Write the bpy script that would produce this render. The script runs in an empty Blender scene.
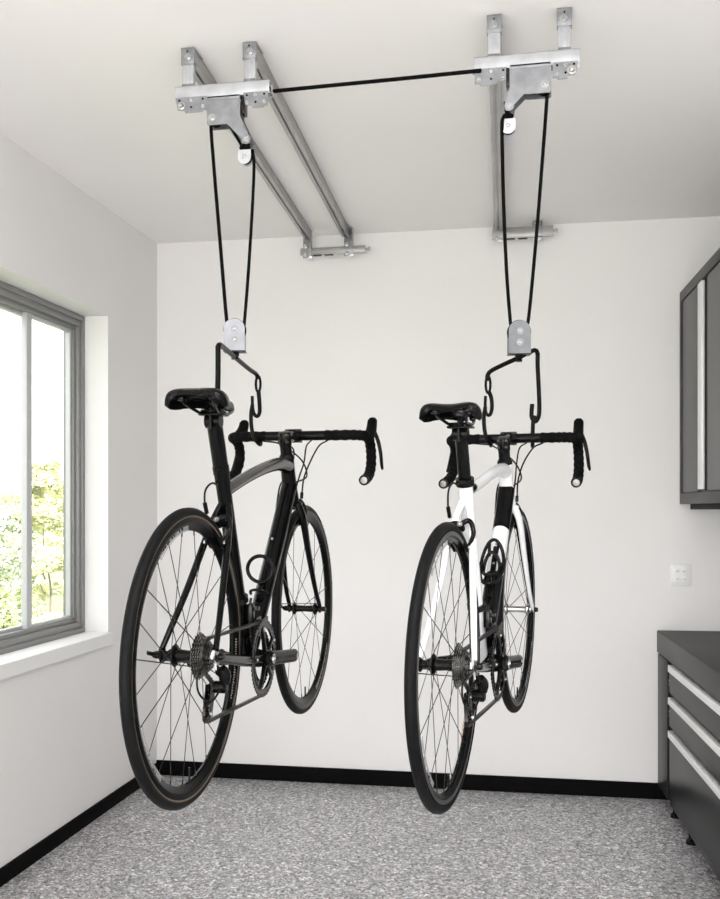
import bpy, bmesh, math, random
from mathutils import Vector, Matrix
random.seed(7)
C = bpy.context.scene.collection
PI = math.pi
V = Vector
R = math.radians

# ------------------------------------------------------------------ camera
CZ = 1.41                      # eye height
YAW = R(9.9)                   # camera turned to the left of the room's depth axis
FPX = 985.0                    # focal length in pixels of the 720 px wide frame
HY = 509.0                     # horizon row
cam_d = bpy.data.cameras.new('camera')
cam_d.sensor_fit = 'HORIZONTAL'
cam_d.sensor_width = 36.0
cam_d.lens = 36.0 * FPX / 720.0
cam_d.shift_y = (HY - 449.5) / 720.0
cam_d.clip_start = 0.05
cam_d.clip_end = 200
cam = bpy.data.objects.new('camera', cam_d)
C.objects.link(cam)
cam.location = (0, 0, CZ)
cam.rotation_euler = (PI / 2, 0, YAW)
bpy.context.scene.camera = cam

# ------------------------------------------------------------------ world and light
w = bpy.data.worlds.new('world')
bpy.context.scene.world = w
w.use_nodes = True
bg = w.node_tree.nodes['Background']
bg.inputs[0].default_value = (1.0, 0.995, 1.0, 1)
bg.inputs[1].default_value = 2.6

sun_d = bpy.data.lights.new('sun', 'SUN')
sun_d.energy = 13.0
sun_d.angle = R(3)
sun_d.color = (1.0, 0.96, 0.86)
sun = bpy.data.objects.new('sun', sun_d)
C.objects.link(sun)
sun.rotation_euler = (R(48), 0, R(25))       # high behind the photographer, never through the window

def area(name, loc, rot, sx, sy, power, col=(1, 1, 1), portal=False, spread=180):
    d = bpy.data.lights.new(name, 'AREA')
    d.shape = 'RECTANGLE'; d.size = sx; d.size_y = sy; d.energy = power; d.color = col
    d.spread = R(spread)
    if portal:
        d.cycles.is_portal = True
    o = bpy.data.objects.new(name, d)
    C.objects.link(o); o.location = loc; o.rotation_euler = rot
    return o
# daylight through the window (portal only guides the sky light), daylight of the open garage door
area('window_portal', (-2.30, 3.40, 1.55), (0, -PI / 2, 0), 1.5, 2.0, 1, portal=True)
area('garage_door_daylight', (-0.35, -2.35, 1.25), (PI / 2 + R(26), 0, 0), 2.9, 2.2, 88, (1.0, 0.995, 0.985))
area('added_ceiling_fill', (0.3, 0.9, 2.78), (0, 0, 0), 1.2, 0.6, 38, (1.0, 0.993, 0.98))  # added fill lamp without a real fixture, lifts the floor and right side

vs = bpy.context.scene.view_settings
vs.view_transform = 'Standard'
vs.look = 'None'
vs.exposure = 0.14
vs.gamma = 1.0
vs.use_curve_mapping = False

# ------------------------------------------------------------------ image geometry helper
FW = V((-math.sin(YAW), math.cos(YAW), 0))
RT = V((math.cos(YAW), math.sin(YAW), 0))
def at(px, py, d):
    """the point seen at pixel (px, py) at distance d along the view axis"""
    return V((0, 0, CZ)) + (FW + RT * ((px - 360) / FPX) + V((0, 0, 1)) * ((HY - py) / FPX)) * d

# ------------------------------------------------------------------ materials
def mat(name, col, rough=0.5, metal=0.0, coat=0.0, spec=0.5, bump=None, var=None):
    m = bpy.data.materials.new(name); m.use_nodes = True
    nt = m.node_tree; b = nt.nodes['Principled BSDF']
    b.inputs['Base Color'].default_value = (*col, 1)
    b.inputs['Roughness'].default_value = rough
    b.inputs['Metallic'].default_value = metal
    b.inputs['Coat Weight'].default_value = coat
    b.inputs['Coat Roughness'].default_value = 0.08
    b.inputs['Specular IOR Level'].default_value = spec
    tc = nt.nodes.new('ShaderNodeTexCoord')
    if var:
        sc, amt = var
        n = nt.nodes.new('ShaderNodeTexNoise'); n.inputs['Scale'].default_value = sc
        n.inputs['Detail'].default_value = 5
        nt.links.new(tc.outputs['Object'], n.inputs['Vector'])
        r = nt.nodes.new('ShaderNodeValToRGB')
        r.color_ramp.elements[0].position = 0.3; r.color_ramp.elements[1].position = 0.7
        r.color_ramp.elements[0].color = (*[c * (1 - amt) for c in col], 1)
        r.color_ramp.elements[1].color = (*[min(1, c * (1 + amt)) for c in col], 1)
        nt.links.new(n.outputs['Fac'], r.inputs['Fac'])
        nt.links.new(r.outputs['Color'], b.inputs['Base Color'])
    if bump:
        sc, st = bump
        n = nt.nodes.new('ShaderNodeTexNoise'); n.inputs['Scale'].default_value = sc
        n.inputs['Detail'].default_value = 3
        nt.links.new(tc.outputs['Object'], n.inputs['Vector'])
        bp = nt.nodes.new('ShaderNodeBump'); bp.inputs['Strength'].default_value = st
        bp.inputs['Distance'].default_value = 0.004
        nt.links.new(n.outputs['Fac'], bp.inputs['Height'])
        nt.links.new(bp.outputs['Normal'], b.inputs['Normal'])
    return m

M = {}
M['wall'] = mat('wall_paint', (0.82, 0.810, 0.808), 0.85, bump=(30, 0.12), var=(1.2, 0.02))
M['ceiling'] = mat('ceiling_paint', (0.91, 0.892, 0.888), 0.9, bump=(14, 0.15), var=(1.0, 0.02))
M['white_trim'] = mat('white_trim_paint', (0.84, 0.84, 0.83), 0.5, bump=(40, 0.04))
M['baseboard'] = mat('black_vinyl', (0.003, 0.003, 0.003), 0.6, bump=(60, 0.1), spec=0.05)
M['win_frame'] = mat('grey_window_aluminium', (0.25, 0.25, 0.247), 0.42, 0.2, bump=(50, 0.02))
M['cab'] = mat('charcoal_cabinet_enamel', (0.022, 0.022, 0.023), 0.34, 0.0, spec=0.12, bump=(220, 0.03), var=(4, 0.08))
M['cab_dark'] = mat('black_cabinet_carcass', (0.004, 0.004, 0.004), 0.6, spec=0.1, bump=(90, 0.05))
M['cab_up'] = mat('grey_cabinet_enamel', (0.095, 0.095, 0.097), 0.42, 0.0, bump=(220, 0.03), var=(4, 0.06))
M['worktop'] = mat('dark_laminate', (0.036, 0.035, 0.034), 0.5, spec=0.2, bump=(120, 0.06), var=(20, 0.1))
M['alu_bright'] = mat('satin_aluminium', (0.86, 0.86, 0.86), 0.42, 0.1, bump=(90, 0.02))
M['zinc'] = mat('zinc_plated_steel', (0.33, 0.34, 0.36), 0.32, 0.8, bump=(60, 0.06), var=(35, 0.14))
M['zinc_rail'] = mat('extruded_aluminium_rail', (0.40, 0.395, 0.39), 0.34, 0.75, var=(8, 0.08), bump=(50, 0.04))
M['zinc_white'] = mat('bright_zinc_sheet', (0.54, 0.555, 0.58), 0.42, 0.6, var=(25, 0.10), bump=(50, 0.04))
M['block_light'] = mat('pale_zinc_plate', (0.33, 0.34, 0.37), 0.6, 0.1, spec=0.2, var=(40, 0.08), bump=(60, 0.04))
M['block_grey'] = mat('grey_zinc_plate', (0.19, 0.20, 0.21), 0.6, 0.1, spec=0.2, var=(40, 0.10), bump=(60, 0.04))
M['steel'] = mat('bright_steel', (0.55, 0.55, 0.55), 0.25, 1.0, var=(60, 0.1))
M['steel_dark'] = mat('dark_steel', (0.032, 0.032, 0.032), 0.24, 0.9, var=(80, 0.2))
M['chain'] = mat('oily_steel_chain', (0.06, 0.058, 0.056), 0.3, 0.9, var=(120, 0.3))
M['cog'] = mat('steel_sprocket', (0.17, 0.167, 0.16), 0.25, 0.95, var=(120, 0.4))
M['spoke'] = mat('black_steel_spoke', (0.015, 0.015, 0.015), 0.3, 0.7, var=(20, 0.1))
M['rope'] = mat('black_braided_rope', (0.005, 0.005, 0.005), 0.8, spec=0.05, bump=(400, 0.6), var=(300, 0.3))
M['hook'] = mat('black_rubber_coated_steel', (0.003, 0.003, 0.003), 0.35, spec=0.08, bump=(80, 0.05))
M['tire'] = mat('black_tire_rubber', (0.006, 0.006, 0.0063), 0.5, spec=0.09, bump=(250, 0.12), var=(60, 0.15))
M['tan'] = mat('tan_rim_reflection', (0.12, 0.09, 0.06), 0.6, bump=(200, 0.1), var=(40, 0.1))  # colour of the reflection painted between tyre and rim
M['carbon'] = mat('gloss_black_carbon', (0.002, 0.002, 0.0022), 0.12, spec=0.15, var=(30, 0.2))
M['rim'] = mat('black_rim', (0.003, 0.003, 0.003), 0.25, spec=0.10, var=(30, 0.2))
M['rim_alu'] = mat('machined_brake_track', (0.25, 0.25, 0.25), 0.35, 0.9, var=(60, 0.1))
M['black'] = mat('anodised_black_alloy', (0.003, 0.003, 0.003), 0.15, 0.0, spec=0.16, var=(30, 0.2))
M['tape'] = mat('black_bar_tape', (0.004, 0.004, 0.004), 0.7, spec=0.05, bump=(160, 0.4))
M['saddle'] = mat('black_saddle_leather', (0.003, 0.003, 0.003), 0.2, spec=0.14, bump=(200, 0.08))
M['grey_finish'] = mat('gunmetal_finish', (0.055, 0.053, 0.051), 0.2, 0.6, coat=0.2, var=(20, 0.1))
M['white_paint'] = mat('gloss_white_frame_paint', (0.76, 0.77, 0.79), 0.2, coat=0.2, var=(10, 0.02))
M['decal_white'] = mat('white_decal', (0.7, 0.7, 0.7), 0.4, var=(300, 0.2))
M['decal_grey'] = mat('grey_decal', (0.28, 0.28, 0.28), 0.4, var=(300, 0.2))
M['decal_orange'] = mat('orange_decal', (0.5, 0.16, 0.03), 0.4, var=(300, 0.2))
M['cable'] = mat('black_cable_housing', (0.003, 0.003, 0.003), 0.4, spec=0.2, bump=(200, 0.1))
M['switch'] = mat('white_switch_plastic', (0.84, 0.84, 0.83), 0.35, bump=(60, 0.02))
M['switch_grey'] = mat('grey_switch_key', (0.42, 0.42, 0.42), 0.4, bump=(60, 0.02))
M['bark'] = mat('tree_bark', (0.20, 0.16, 0.12), 0.9, bump=(12, 0.8), var=(9, 0.3))
M['leaf_yellow'] = mat('yellow_green_leaves', (0.80, 0.82, 0.42), 0.6, var=(5, 0.5))
M['leaf_green'] = mat('fresh_green_leaves', (0.50, 0.56, 0.30), 0.6, var=(5, 0.6))
M['leaf_blue'] = mat('pale_green_leaves', (0.60, 0.65, 0.50), 0.6, var=(5, 0.5))
M['lawn'] = mat('lawn', (0.20, 0.23, 0.13), 0.9, bump=(30, 0.5), var=(2.0, 0.3))
M['concrete'] = mat('driveway_concrete', (0.45, 0.44, 0.42), 0.9, bump=(20, 0.3), var=(3, 0.1))

def glass_mat():
    m = bpy.data.materials.new('window_glass'); m.use_nodes = True
    nt = m.node_tree; nt.nodes.clear()
    out = nt.nodes.new('ShaderNodeOutputMaterial'); mx = nt.nodes.new('ShaderNodeMixShader')
    t = nt.nodes.new('ShaderNodeBsdfTransparent'); g = nt.nodes.new('ShaderNodeBsdfGlossy')
    g.inputs['Roughness'].default_value = 0.02
    t.inputs['Color'].default_value = (0.97, 0.985, 0.98, 1)
    mx.inputs[0].default_value = 0.06
    nt.links.new(t.outputs[0], mx.inputs[1]); nt.links.new(g.outputs[0], mx.inputs[2])
    nt.links.new(mx.outputs[0], out.inputs[0])
    return m
M['glass'] = glass_mat()

def flake_mat():
    m = bpy.data.materials.new('epoxy_flake_floor'); m.use_nodes = True
    nt = m.node_tree; b = nt.nodes['Principled BSDF']; L = nt.links.new
    tc = nt.nodes.new('ShaderNodeTexCoord')
    def vor(scale):
        v = nt.nodes.new('ShaderNodeTexVoronoi'); v.inputs['Scale'].default_value = scale
        L(tc.outputs['Object'], v.inputs['Vector'])
        s = nt.nodes.new('ShaderNodeSeparateColor'); L(v.outputs['Color'], s.inputs[0])
        return s
    def ramp(src, els):
        r = nt.nodes.new('ShaderNodeValToRGB'); r.color_ramp.interpolation = 'CONSTANT'
        while len(r.color_ramp.elements) < len(els): r.color_ramp.elements.new(0.5)
        for e, (p, c) in zip(r.color_ramp.elements, els):
            e.position = p; e.color = (c * 1.2, c * 1.18, c * 1.21, 1)
        L(src, r.inputs['Fac']); return r
    a = ramp(vor(85).outputs[0], [(0, 0.04), (0.12, 0.17), (0.40, 0.33), (0.72, 0.50), (0.90, 0.85)])
    c = ramp(vor(150).outputs[1], [(0, 0.03), (0.14, 0.17), (0.42, 0.36), (0.70, 0.52), (0.86, 0.90)])
    mx = nt.nodes.new('ShaderNodeMix'); mx.data_type = 'RGBA'; mx.inputs[0].default_value = 0.5
    L(a.outputs[0], mx.inputs[6]); L(c.outputs[0], mx.inputs[7])
    L(mx.outputs[2], b.inputs['Base Color'])
    b.inputs['Roughness'].default_value = 0.38
    b.inputs['Coat Weight'].default_value = 0.15
    b.inputs['Coat Roughness'].default_value = 0.25
    n = nt.nodes.new('ShaderNodeTexNoise'); n.inputs['Scale'].default_value = 40
    L(tc.outputs['Object'], n.inputs['Vector'])
    bp = nt.nodes.new('ShaderNodeBump'); bp.inputs['Strength'].default_value = 0.15
    bp.inputs['Distance'].default_value = 0.003
    L(n.outputs['Fac'], bp.inputs['Height']); L(bp.outputs['Normal'], b.inputs['Normal'])
    return m
M['floor'] = flake_mat()

# ------------------------------------------------------------------ mesh helpers
def nb(): return bmesh.new()

def obj(name, bm, m, parent=None, smooth=35, loc=None):
    me = bpy.data.meshes.new(name)
    bmesh.ops.recalc_face_normals(bm, faces=bm.faces[:])
    bm.to_mesh(me); bm.free()
    for mm in (m if isinstance(m, (list, tuple)) else [m]):
        me.materials.append(mm if not isinstance(mm, str) else M[mm])
    if smooth:
        for p in me.polygons: p.use_smooth = True
        me.set_sharp_from_angle(angle=R(smooth))
    o = bpy.data.objects.new(name, me); C.objects.link(o)
    if parent: o.parent = parent
    if loc is not None: o.location = loc
    return o

def tag(o, label=None, cat=None, group=None, kind=None):
    if label: o['label'] = label
    if cat: o['category'] = cat
    if group: o['group'] = group
    if kind: o['kind'] = kind
    return o

def empty(name, loc=(0, 0, 0), rz=0):
    o = bpy.data.objects.new(name, None); C.objects.link(o)
    o.location = loc; o.rotation_euler = (0, 0, rz); o.empty_display_size = 0.1
    return o

def box(bm, lo, hi, bev=0.0, M4=None, mi=0):
    lo, hi = V(lo), V(hi)
    r = bmesh.ops.create_cube(bm, size=1.0)
    vs_ = r['verts']
    for v in vs_:
        v.co = V(((lo[i] + hi[i]) / 2 + v.co[i] * (hi[i] - lo[i]) for i in range(3)))
    fs = set()
    for v in vs_: fs.update(v.link_faces)
    if bev > 0:
        es = set()
        for v in vs_: es.update(v.link_edges)
        rr = bmesh.ops.bevel(bm, geom=list(es), offset=bev, segments=2, affect='EDGES', profile=0.5)
        fs = set(rr['faces'])
        vv = set(v for f in fs for v in f.verts)
        for v in list(vv): fs.update(v.link_faces)
        vs_ = list(set(v for f in fs for v in f.verts))
    for f in fs: f.material_index = mi
    if M4 is not None:
        for v in vs_: v.co = M4 @ v.co
    return vs_

def cr(pts, n=8):
    """Catmull-Rom through tuples of any length"""
    P = [tuple(p) for p in pts]
    P = [tuple(2 * a - b for a, b in zip(P[0], P[1]))] + P + [tuple(2 * a - b for a, b in zip(P[-1], P[-2]))]
    out = []
    for i in range(1, len(P) - 2):
        p0, p1, p2, p3 = P[i - 1:i + 3]
        for k in range(n):
            t = k / n
            out.append(tuple(0.5 * ((2 * b) + (-a + c) * t + (2 * a - 5 * b + 4 * c - d) * t * t + (-a + 3 * b - 3 * c + d) * t ** 3)
                             for a, b, c, d in zip(p0, p1, p2, p3)))
    out.append(P[-2])
    return out

def sweep(bm, pts, rad, seg=12, closed=False, lat=None, mi=0, cap=True):
    """tube along pts; rad: number, list, or list of (a, b) where a is along lat"""
    P = [V(p[:3]) for p in pts]; n = len(P)
    if not isinstance(rad, (list, tuple)): rad = [rad] * n
    elif isinstance(rad, tuple): rad = [rad] * n
    T = []
    for i in range(n):
        if closed: t = P[(i + 1) % n] - P[i - 1]
        else: t = P[min(i + 1, n - 1)] - P[max(i - 1, 0)]
        T.append(t.normalized())
    N = None; rings = []
    for i in range(n):
        if lat is not None:
            N = V(lat) - T[i] * V(lat).dot(T[i])
            N.normalize()
        elif N is None:
            a = V((0, 0, 1)) if abs(T[i].z) < 0.9 else V((1, 0, 0))
            N = (a - T[i] * a.dot(T[i])).normalized()
        else:
            N = (N - T[i] * N.dot(T[i])).normalized()
        B = T[i].cross(N)
        r = rad[i]; ra, rb = (r if isinstance(r, (list, tuple)) else (r, r))
        rings.append([bm.verts.new(P[i] + N * math.cos(2 * PI * k / seg) * ra + B * math.sin(2 * PI * k / seg) * rb) for k in range(seg)])
    fs = []
    for i in range(n if closed else n - 1):
        a, b = rings[i], rings[(i + 1) % n]
        for k in range(seg):
            fs.append(bm.faces.new((a[k], a[(k + 1) % seg], b[(k + 1) % seg], b[k])))
    if cap and not closed:
        fs.append(bm.faces.new(rings[0][::-1])); fs.append(bm.faces.new(rings[-1]))
    for f in fs: f.material_index = mi
    return rings

def tube(bm, a, b, r, seg=12, r2=None, lat=None, mi=0):
    return sweep(bm, [a, b], [r, r if r2 is None else r2], seg, lat=lat, mi=mi)

def lathe(bm, prof, c=(0, 0, 0), axis=(0, 1, 0), seg=32, mi=0, closed=False):
    """profile of (radius, along) revolved about axis through c"""
    c = V(c); ax = V(axis).normalized()
    a = V((0, 0, 1)) if abs(ax.z) < 0.9 else V((1, 0, 0))
    N = (a - ax * a.dot(ax)).normalized(); B = ax.cross(N)
    rings = []
    for (r, h) in prof:
        if r < 1e-6: rings.append([bm.verts.new(c + ax * h)])
        else: rings.append([bm.verts.new(c + ax * h + N * math.cos(2 * PI * k / seg) * r + B * math.sin(2 * PI * k / seg) * r) for k in range(seg)])
    m_ = len(rings)
    for i in range(m_ if closed else m_ - 1):
        a_, b_ = rings[i], rings[(i + 1) % m_]
        for k in range(seg):
            k2 = (k + 1) % seg
            if len(a_) == 1 and len(b_) == 1: continue
            if len(a_) == 1: f = bm.faces.new((a_[0], b_[k2], b_[k]))
            elif len(b_) == 1: f = bm.faces.new((a_[k], a_[k2], b_[0]))
            else: f = bm.faces.new((a_[k], a_[k2], b_[k2], b_[k]))
            f.material_index = mi

def disc(bm, c, axis, r, th, seg=24, mi=0, hole=0.0):
    h = th / 2
    if hole > 0: lathe(bm, [(hole, -h), (r, -h), (r, h), (hole, h)], c, axis, seg, mi, closed=True)
    else: lathe(bm, [(0, -h), (r, -h), (r, h), (0, h)], c, axis, seg, mi)

def prism(bm, out, y0, y1, f3, mi=0):
    """extrude a 2-D outline; f3(u, v, w) maps to 3-D"""
    a = [bm.verts.new(f3(u, v, y0)) for u, v in out]
    b = [bm.verts.new(f3(u, v, y1)) for u, v in out]
    fs = [bm.faces.new(a[::-1]), bm.faces.new(b)]
    n = len(out)
    for i in range(n): fs.append(bm.faces.new((a[i], a[(i + 1) % n], b[(i + 1) % n], b[i])))
    for f in fs: f.material_index = mi

def bolt(bm, c, axis, r=0.006, h=0.005, mi=0, washer=True):
    c = V(c); ax = V(axis).normalized()
    if washer: disc(bm, c + ax * 0.001, ax, r * 1.5, 0.002, 16, mi)
    lathe(bm, [(0, 0), (r, 0), (r, h * 0.8), (r * 0.85, h), (r * 0.4, h), (r * 0.35, h * 0.6), (0, h * 0.6)], c, ax, 6, mi)
    lathe(bm, [(r * 0.5, h), (r * 0.45, h * 1.35), (0, h * 1.45)], c, ax, 10, mi)

def struct(name, bm, m, parent=None, smooth=0):
    o = obj(name, bm, m, parent, smooth)
    if parent is None: tag(o, kind='structure')
    return o

# ------------------------------------------------------------------ room shell
XL, XR, YB, YF, H = -1.962, 1.26, 4.97, -2.6, 2.82
bm = nb(); box(bm, (XL - 0.2, YF, -0.12), (XR + 0.15, YB + 0.15, 0)); struct('floor', bm, 'floor')
bm = nb(); box(bm, (XL - 0.2, YF, H), (XR + 0.15, YB + 0.15, H + 0.15)); struct('ceiling', bm, 'ceiling')
bm = nb(); box(bm, (XL - 0.2, YB, 0), (XR + 0.15, YB + 0.15, H)); struct('wall_back', bm, 'wall')
bm = nb(); box(bm, (XR, YF, 0), (XR + 0.15, YB, H)); struct('wall_right', bm, 'wall')
WY0, WY1, WZ0, WZ1 = 2.45, 4.357, 0.828, 2.318       # window opening
TH = 0.20
bm = nb()
box(bm, (XL - TH, YF, 0), (XL, WY0, H)); box(bm, (XL - TH, WY1, 0), (XL, YB, H))
box(bm, (XL - TH, WY0, 0), (XL, WY1, WZ0)); box(bm, (XL - TH, WY0, WZ1), (XL, WY1, H))
struct('wall_left', bm, 'wall')
# black cove base
bh = 0.066
bm = nb(); box(bm, (XL, YB - 0.012, 0), (XR, YB, bh + 0.012), 0.002); struct('baseboard_back', bm, 'baseboard')
bm = nb(); box(bm, (XL, YF, 0), (XL + 0.012, YB - 0.012, bh), 0.002); struct('baseboard_left', bm, 'baseboard')
bm = nb(); box(bm, (XR - 0.012, YF, 0), (XR, YB - 0.012, bh), 0.002); struct('baseboard_right', bm, 'baseboard')
# sill board
bm = nb(); box(bm, (XL - 0.115, WY0 - 0.03, WZ0 - 0.055), (XL + 0.022, WY1 + 0.004, WZ0 + 0.004), 0.004)
struct('trim_1', bm, 'white_trim')

# window: grey frame in the reveal, two sashes, meeting stile
WX = XL - 0.115       # inner face of the frame
win = empty('window_1', (WX, (WY0 + WY1) / 2, WZ0)); tag(win, kind='structure')
def L(p): return V(p) - V(win.location)
def ring(bm, y0, y1, z0, z1, x0, x1, t, bev=0.003):
    for (a, b) in (((x0, y0, z0), (x1, y1, z0 + t)), ((x0, y0, z1 - t), (x1, y1, z1)), ((x0, y0, z0 + t), (x1, y0 + t, z1 - t)), ((x0, y1 - t, z0 + t), (x1, y1, z1 - t))):
        box(bm, L(a), L(b), bev)
bm = nb()
ring(bm, WY0, WY1, WZ0, WZ1, WX - 0.075, WX, 0.026)
ring(bm, WY0 + 0.024, WY1 - 0.024, WZ0 + 0.024, WZ1 - 0.024, WX - 0.075, WX - 0.008, 0.030)
ring(bm, WY0 + 0.052, WY1 - 0.052, WZ0 + 0.052, WZ1 - 0.052, WX - 0.075, WX - 0.022, 0.022)
obj('window_frame', bm, 'win_frame', win, 30)
bm = nb()
ring(bm, 3.868, WY1 - 0.074, WZ0 + 0.072, WZ1 - 0.072, WX - 0.055, WX - 0.032, 0.016, 0.002)
box(bm, L((WX - 0.057, 3.864, WZ0 + 0.068)), L((WX - 0.029, 3.911, WZ1 - 0.07)), 0.004)
obj('sash', bm, 'alu_window' if 'alu_window' in M else mat('light_grey_sash', (0.52, 0.53, 0.54), 0.4, 0.1, bump=(50, 0.02)), win, 30)
bm = nb(); ring(bm, WY0 + 0.07, 3.945, WZ0 + 0.072, WZ1 - 0.072, WX - 0.075, WX - 0.05, 0.016, 0.002)
obj('sash', bm, bpy.data.materials['light_grey_sash'], win, 30)
for (y0, y1, dx) in ((3.915, WY1 - 0.088, 0.044), (WY0 + 0.086, 3.934, 0.062)):
    bm = nb(); box(bm, L((WX - dx - 0.004, y0, WZ0 + 0.085)), L((WX - dx, y1, WZ1 - 0.085)))
    obj('glass_pane', bm, 'glass', win, 0)

# wall switch plate on the back wall
p = V((0.709, YB, 1.09))
sw = empty('wall_switch', p); tag(sw, 'small square white wall switch plate below the grey wall cabinet', 'wall switch')
bm = nb(); box(bm, (-0.049, -0.010, -0.053), (0.049, 0.0, 0.053), 0.004)
box(bm, (-0.036, -0.013, -0.040), (0.036, -0.009, 0.040), 0.003); obj('cover_plate', bm, 'switch', sw, 30)
for sx in (-1, 1):
    for sz in (-1, 1):
        bm = nb(); box(bm, (sx * 0.017 - 0.011, -0.0145, sz * 0.019 - 0.013), (sx * 0.017 + 0.011, -0.0128, sz * 0.019 + 0.013), 0.001)
        b_ = obj('switch_button', bm, 'switch', sw, 30)
        bm = nb(); box(bm, (sx * 0.017 - 0.006, -0.0155, sz * 0.019 - 0.002), (sx * 0.017 + 0.006, -0.0144, sz * 0.019 + 0.002))
        obj('button_mark', bm, 'switch_grey', b_, 0)

# ------------------------------------------------------------------ ground and trees outside
bm = nb(); box(bm, (-60, -20, -0.32), (XL - 0.22, 70, -0.14)); struct('ground_lawn', bm, 'lawn')
bm = nb(); box(bm, (XL - 0.2, -20, -0.3), (8, YF, -0.02)); struct('ground_driveway', bm, 'concrete')

def tree(name, x, y, h, rc, leafm, label, cat, trunk=0.12, n=2600, group=None, squash=1.0, low=0.25, ls=0.10):
    t = empty(name, (x, y, -0.14)); tag(t, label, cat, group)
    rnd = random.Random(int(x * 100 + y * 10))
    bm = nb()
    top = h * 0.75
    sweep(bm, cr([(0, 0, 0, trunk), (0.05, 0.03, top * 0.4, trunk * 0.8), (-0.04, 0.05, top * 0.7, trunk * 0.5), (0.0, 0, top, trunk * 0.2)], 5),
          [p[3] for p in cr([(0, 0, 0, trunk), (0, 0, 0, trunk * 0.8), (0, 0, 0, trunk * 0.5), (0, 0, 0, trunk * 0.2)], 5)], 8)
    for k in range(9):
        a = rnd.uniform(0, 2 * PI); z0 = rnd.uniform(low * h, top * 0.9); l = rc * rnd.uniform(0.5, 0.85)
        e = (math.cos(a) * l, math.sin(a) * l, z0 + l * rnd.uniform(0.3, 0.8))
        sweep(bm, cr([(0, 0, z0), (e[0] * 0.5, e[1] * 0.5, z0 + (e[2] - z0) * 0.35), e], 4), [trunk * 0.35 * (1 - i / 9) + 0.006 for i in range(9)], 5)
    obj('trunk', bm, 'bark', t, 60)
    bm = nb()
    clumps = []
    zc = h * (low + 1) / 2; hz = h * (1 - low) / 2
    for k in range(26):
        u, a = rnd.uniform(-0.9, 0.95), rnd.uniform(0, 2 * PI)
        r_ = math.sqrt(1 - u * u) * rc * rnd.uniform(0.45, 0.9)
        clumps.append((V((math.cos(a) * r_, math.sin(a) * r_, zc + u * hz * 0.9)), rnd.uniform(0.28, 0.45) * rc))
    for k in range(n):
        c, cr_ = clumps[k % 26]
        d = V((rnd.gauss(0, 1), rnd.gauss(0, 1), rnd.gauss(0, 1))).normalized() * cr_ * rnd.uniform(0.55, 1.05)
        d.z *= 0.8
        c2 = c + d
        u = V((rnd.gauss(0, 1), rnd.gauss(0, 1), rnd.gauss(0, 0.5))).normalized()
        v = u.cross(V((rnd.gauss(0, 1), rnd.gauss(0, 1), rnd.gauss(0, 1)))).normalized()
        nn = u.cross(v) * 0.12
        s = ls * rnd.uniform(0.6, 1.2)
        q = [bm.verts.new(c2 + a_) for a_ in (-u * s, v * s * 0.45 + nn * s, u * s, -v * s * 0.45 + nn * s)]
        bm.faces.new((q[0], q[1], q[3])); bm.faces.new((q[1], q[2], q[3]))
    obj('foliage', bm, leafm, t, 0)
    return t
def gpt(px, dist):   # ground position under a pixel column
    g = at(px, HY, dist); return g.x, g.y
tr = 'garden trees outside the window'
x, y = gpt(45, 10.5); tree('tree', x, y, 2.20, 0.30, 'leaf_yellow', 'slender yellow-green tree just right of the window mullion', 'tree', 0.014, 8000, tr, low=-0.05, ls=0.032)
x, y = gpt(4, 13.0); tree('tree', x, y, 1.52, 0.62, 'leaf_blue', 'pale green bushy tree at the left edge of the window', 'tree', 0.035, 7000, tr, low=0.06, ls=0.040)
x, y = gpt(24, 17.0); tree('tree', x, y, 2.05, 0.62, 'leaf_yellow', 'bright tree behind the window mullion, further back than the others', 'tree', 0.035, 6500, tr, low=0.06, ls=0.045)
x, y = gpt(11, 8.6); tree('garden_bush', x, y, 0.92, 0.30, 'leaf_green', 'low darker green bush at the bottom left of the window', 'bush', 0.02, 4200, low=0.02, ls=0.030)
x, y = gpt(50, 8.2); tree('garden_bush', x, y, 0.66, 0.26, 'leaf_yellow', 'low yellow-green bush at the bottom right of the window', 'bush', 0.02, 3600, low=0.02, ls=0.030)

# ------------------------------------------------------------------ cabinets along the right wall
base = empty('base_cabinet', (0.600, 4.945, 0), R(3.07))
tag(base, 'charcoal metal drawer cabinet on short feet with long silver pull bars', 'cabinet')
LEN, DEP = 2.0, 0.50
bm = nb()
box(bm, (0.012, -LEN, 0.068), (DEP, 0, 0.718), 0.002)
obj('body', bm, 'cab_dark', base, 30)
bm = nb(); box(bm, (0, -0.240, 0.075), (0.014, -0.004, 0.712), 0.002); obj('end_panel', bm, 'cab', base, 30)
bm = nb(); box(bm, (0, -LEN, 0.068), (0.014, -0.305, 0.100), 0.002); obj('bottom_rail', bm, 'cab', base, 30)
for i, (zt, zb) in enumerate(((0.709, 0.580), (0.563, 0.430), (0.413, 0.104))):
    bm = nb(); box(bm, (-0.006, -LEN + 0.01, zb), (0.010, -0.322, zt - 0.030), 0.003)
    dr = obj('drawer' , bm, 'cab', base, 30)
    bm = nb()
    box(bm, (-0.014, -LEN + 0.01, zt - 0.032), (-0.010, -0.328, zt - 0.002), 0.001)
    box(bm, (-0.012, -LEN + 0.01, zt - 0.006), (0.012, -0.328, zt - 0.002), 0.001)
    tag(obj('handle', bm, 'alu_bright', dr, 30), 'long silver pull bar')
for z in (0.63, 0.49):
    bm = nb(); disc(bm, (0.006, -0.293, z), (1, 0, 0), 0.006, 0.014, 12); obj('screw', bm, 'steel', base, 30)
    bm = nb(); disc(bm, (-0.004, -0.335, z - 0.01), (1, 0, 0), 0.005, 0.010, 12); obj('screw', bm, 'steel', base, 30)
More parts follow.
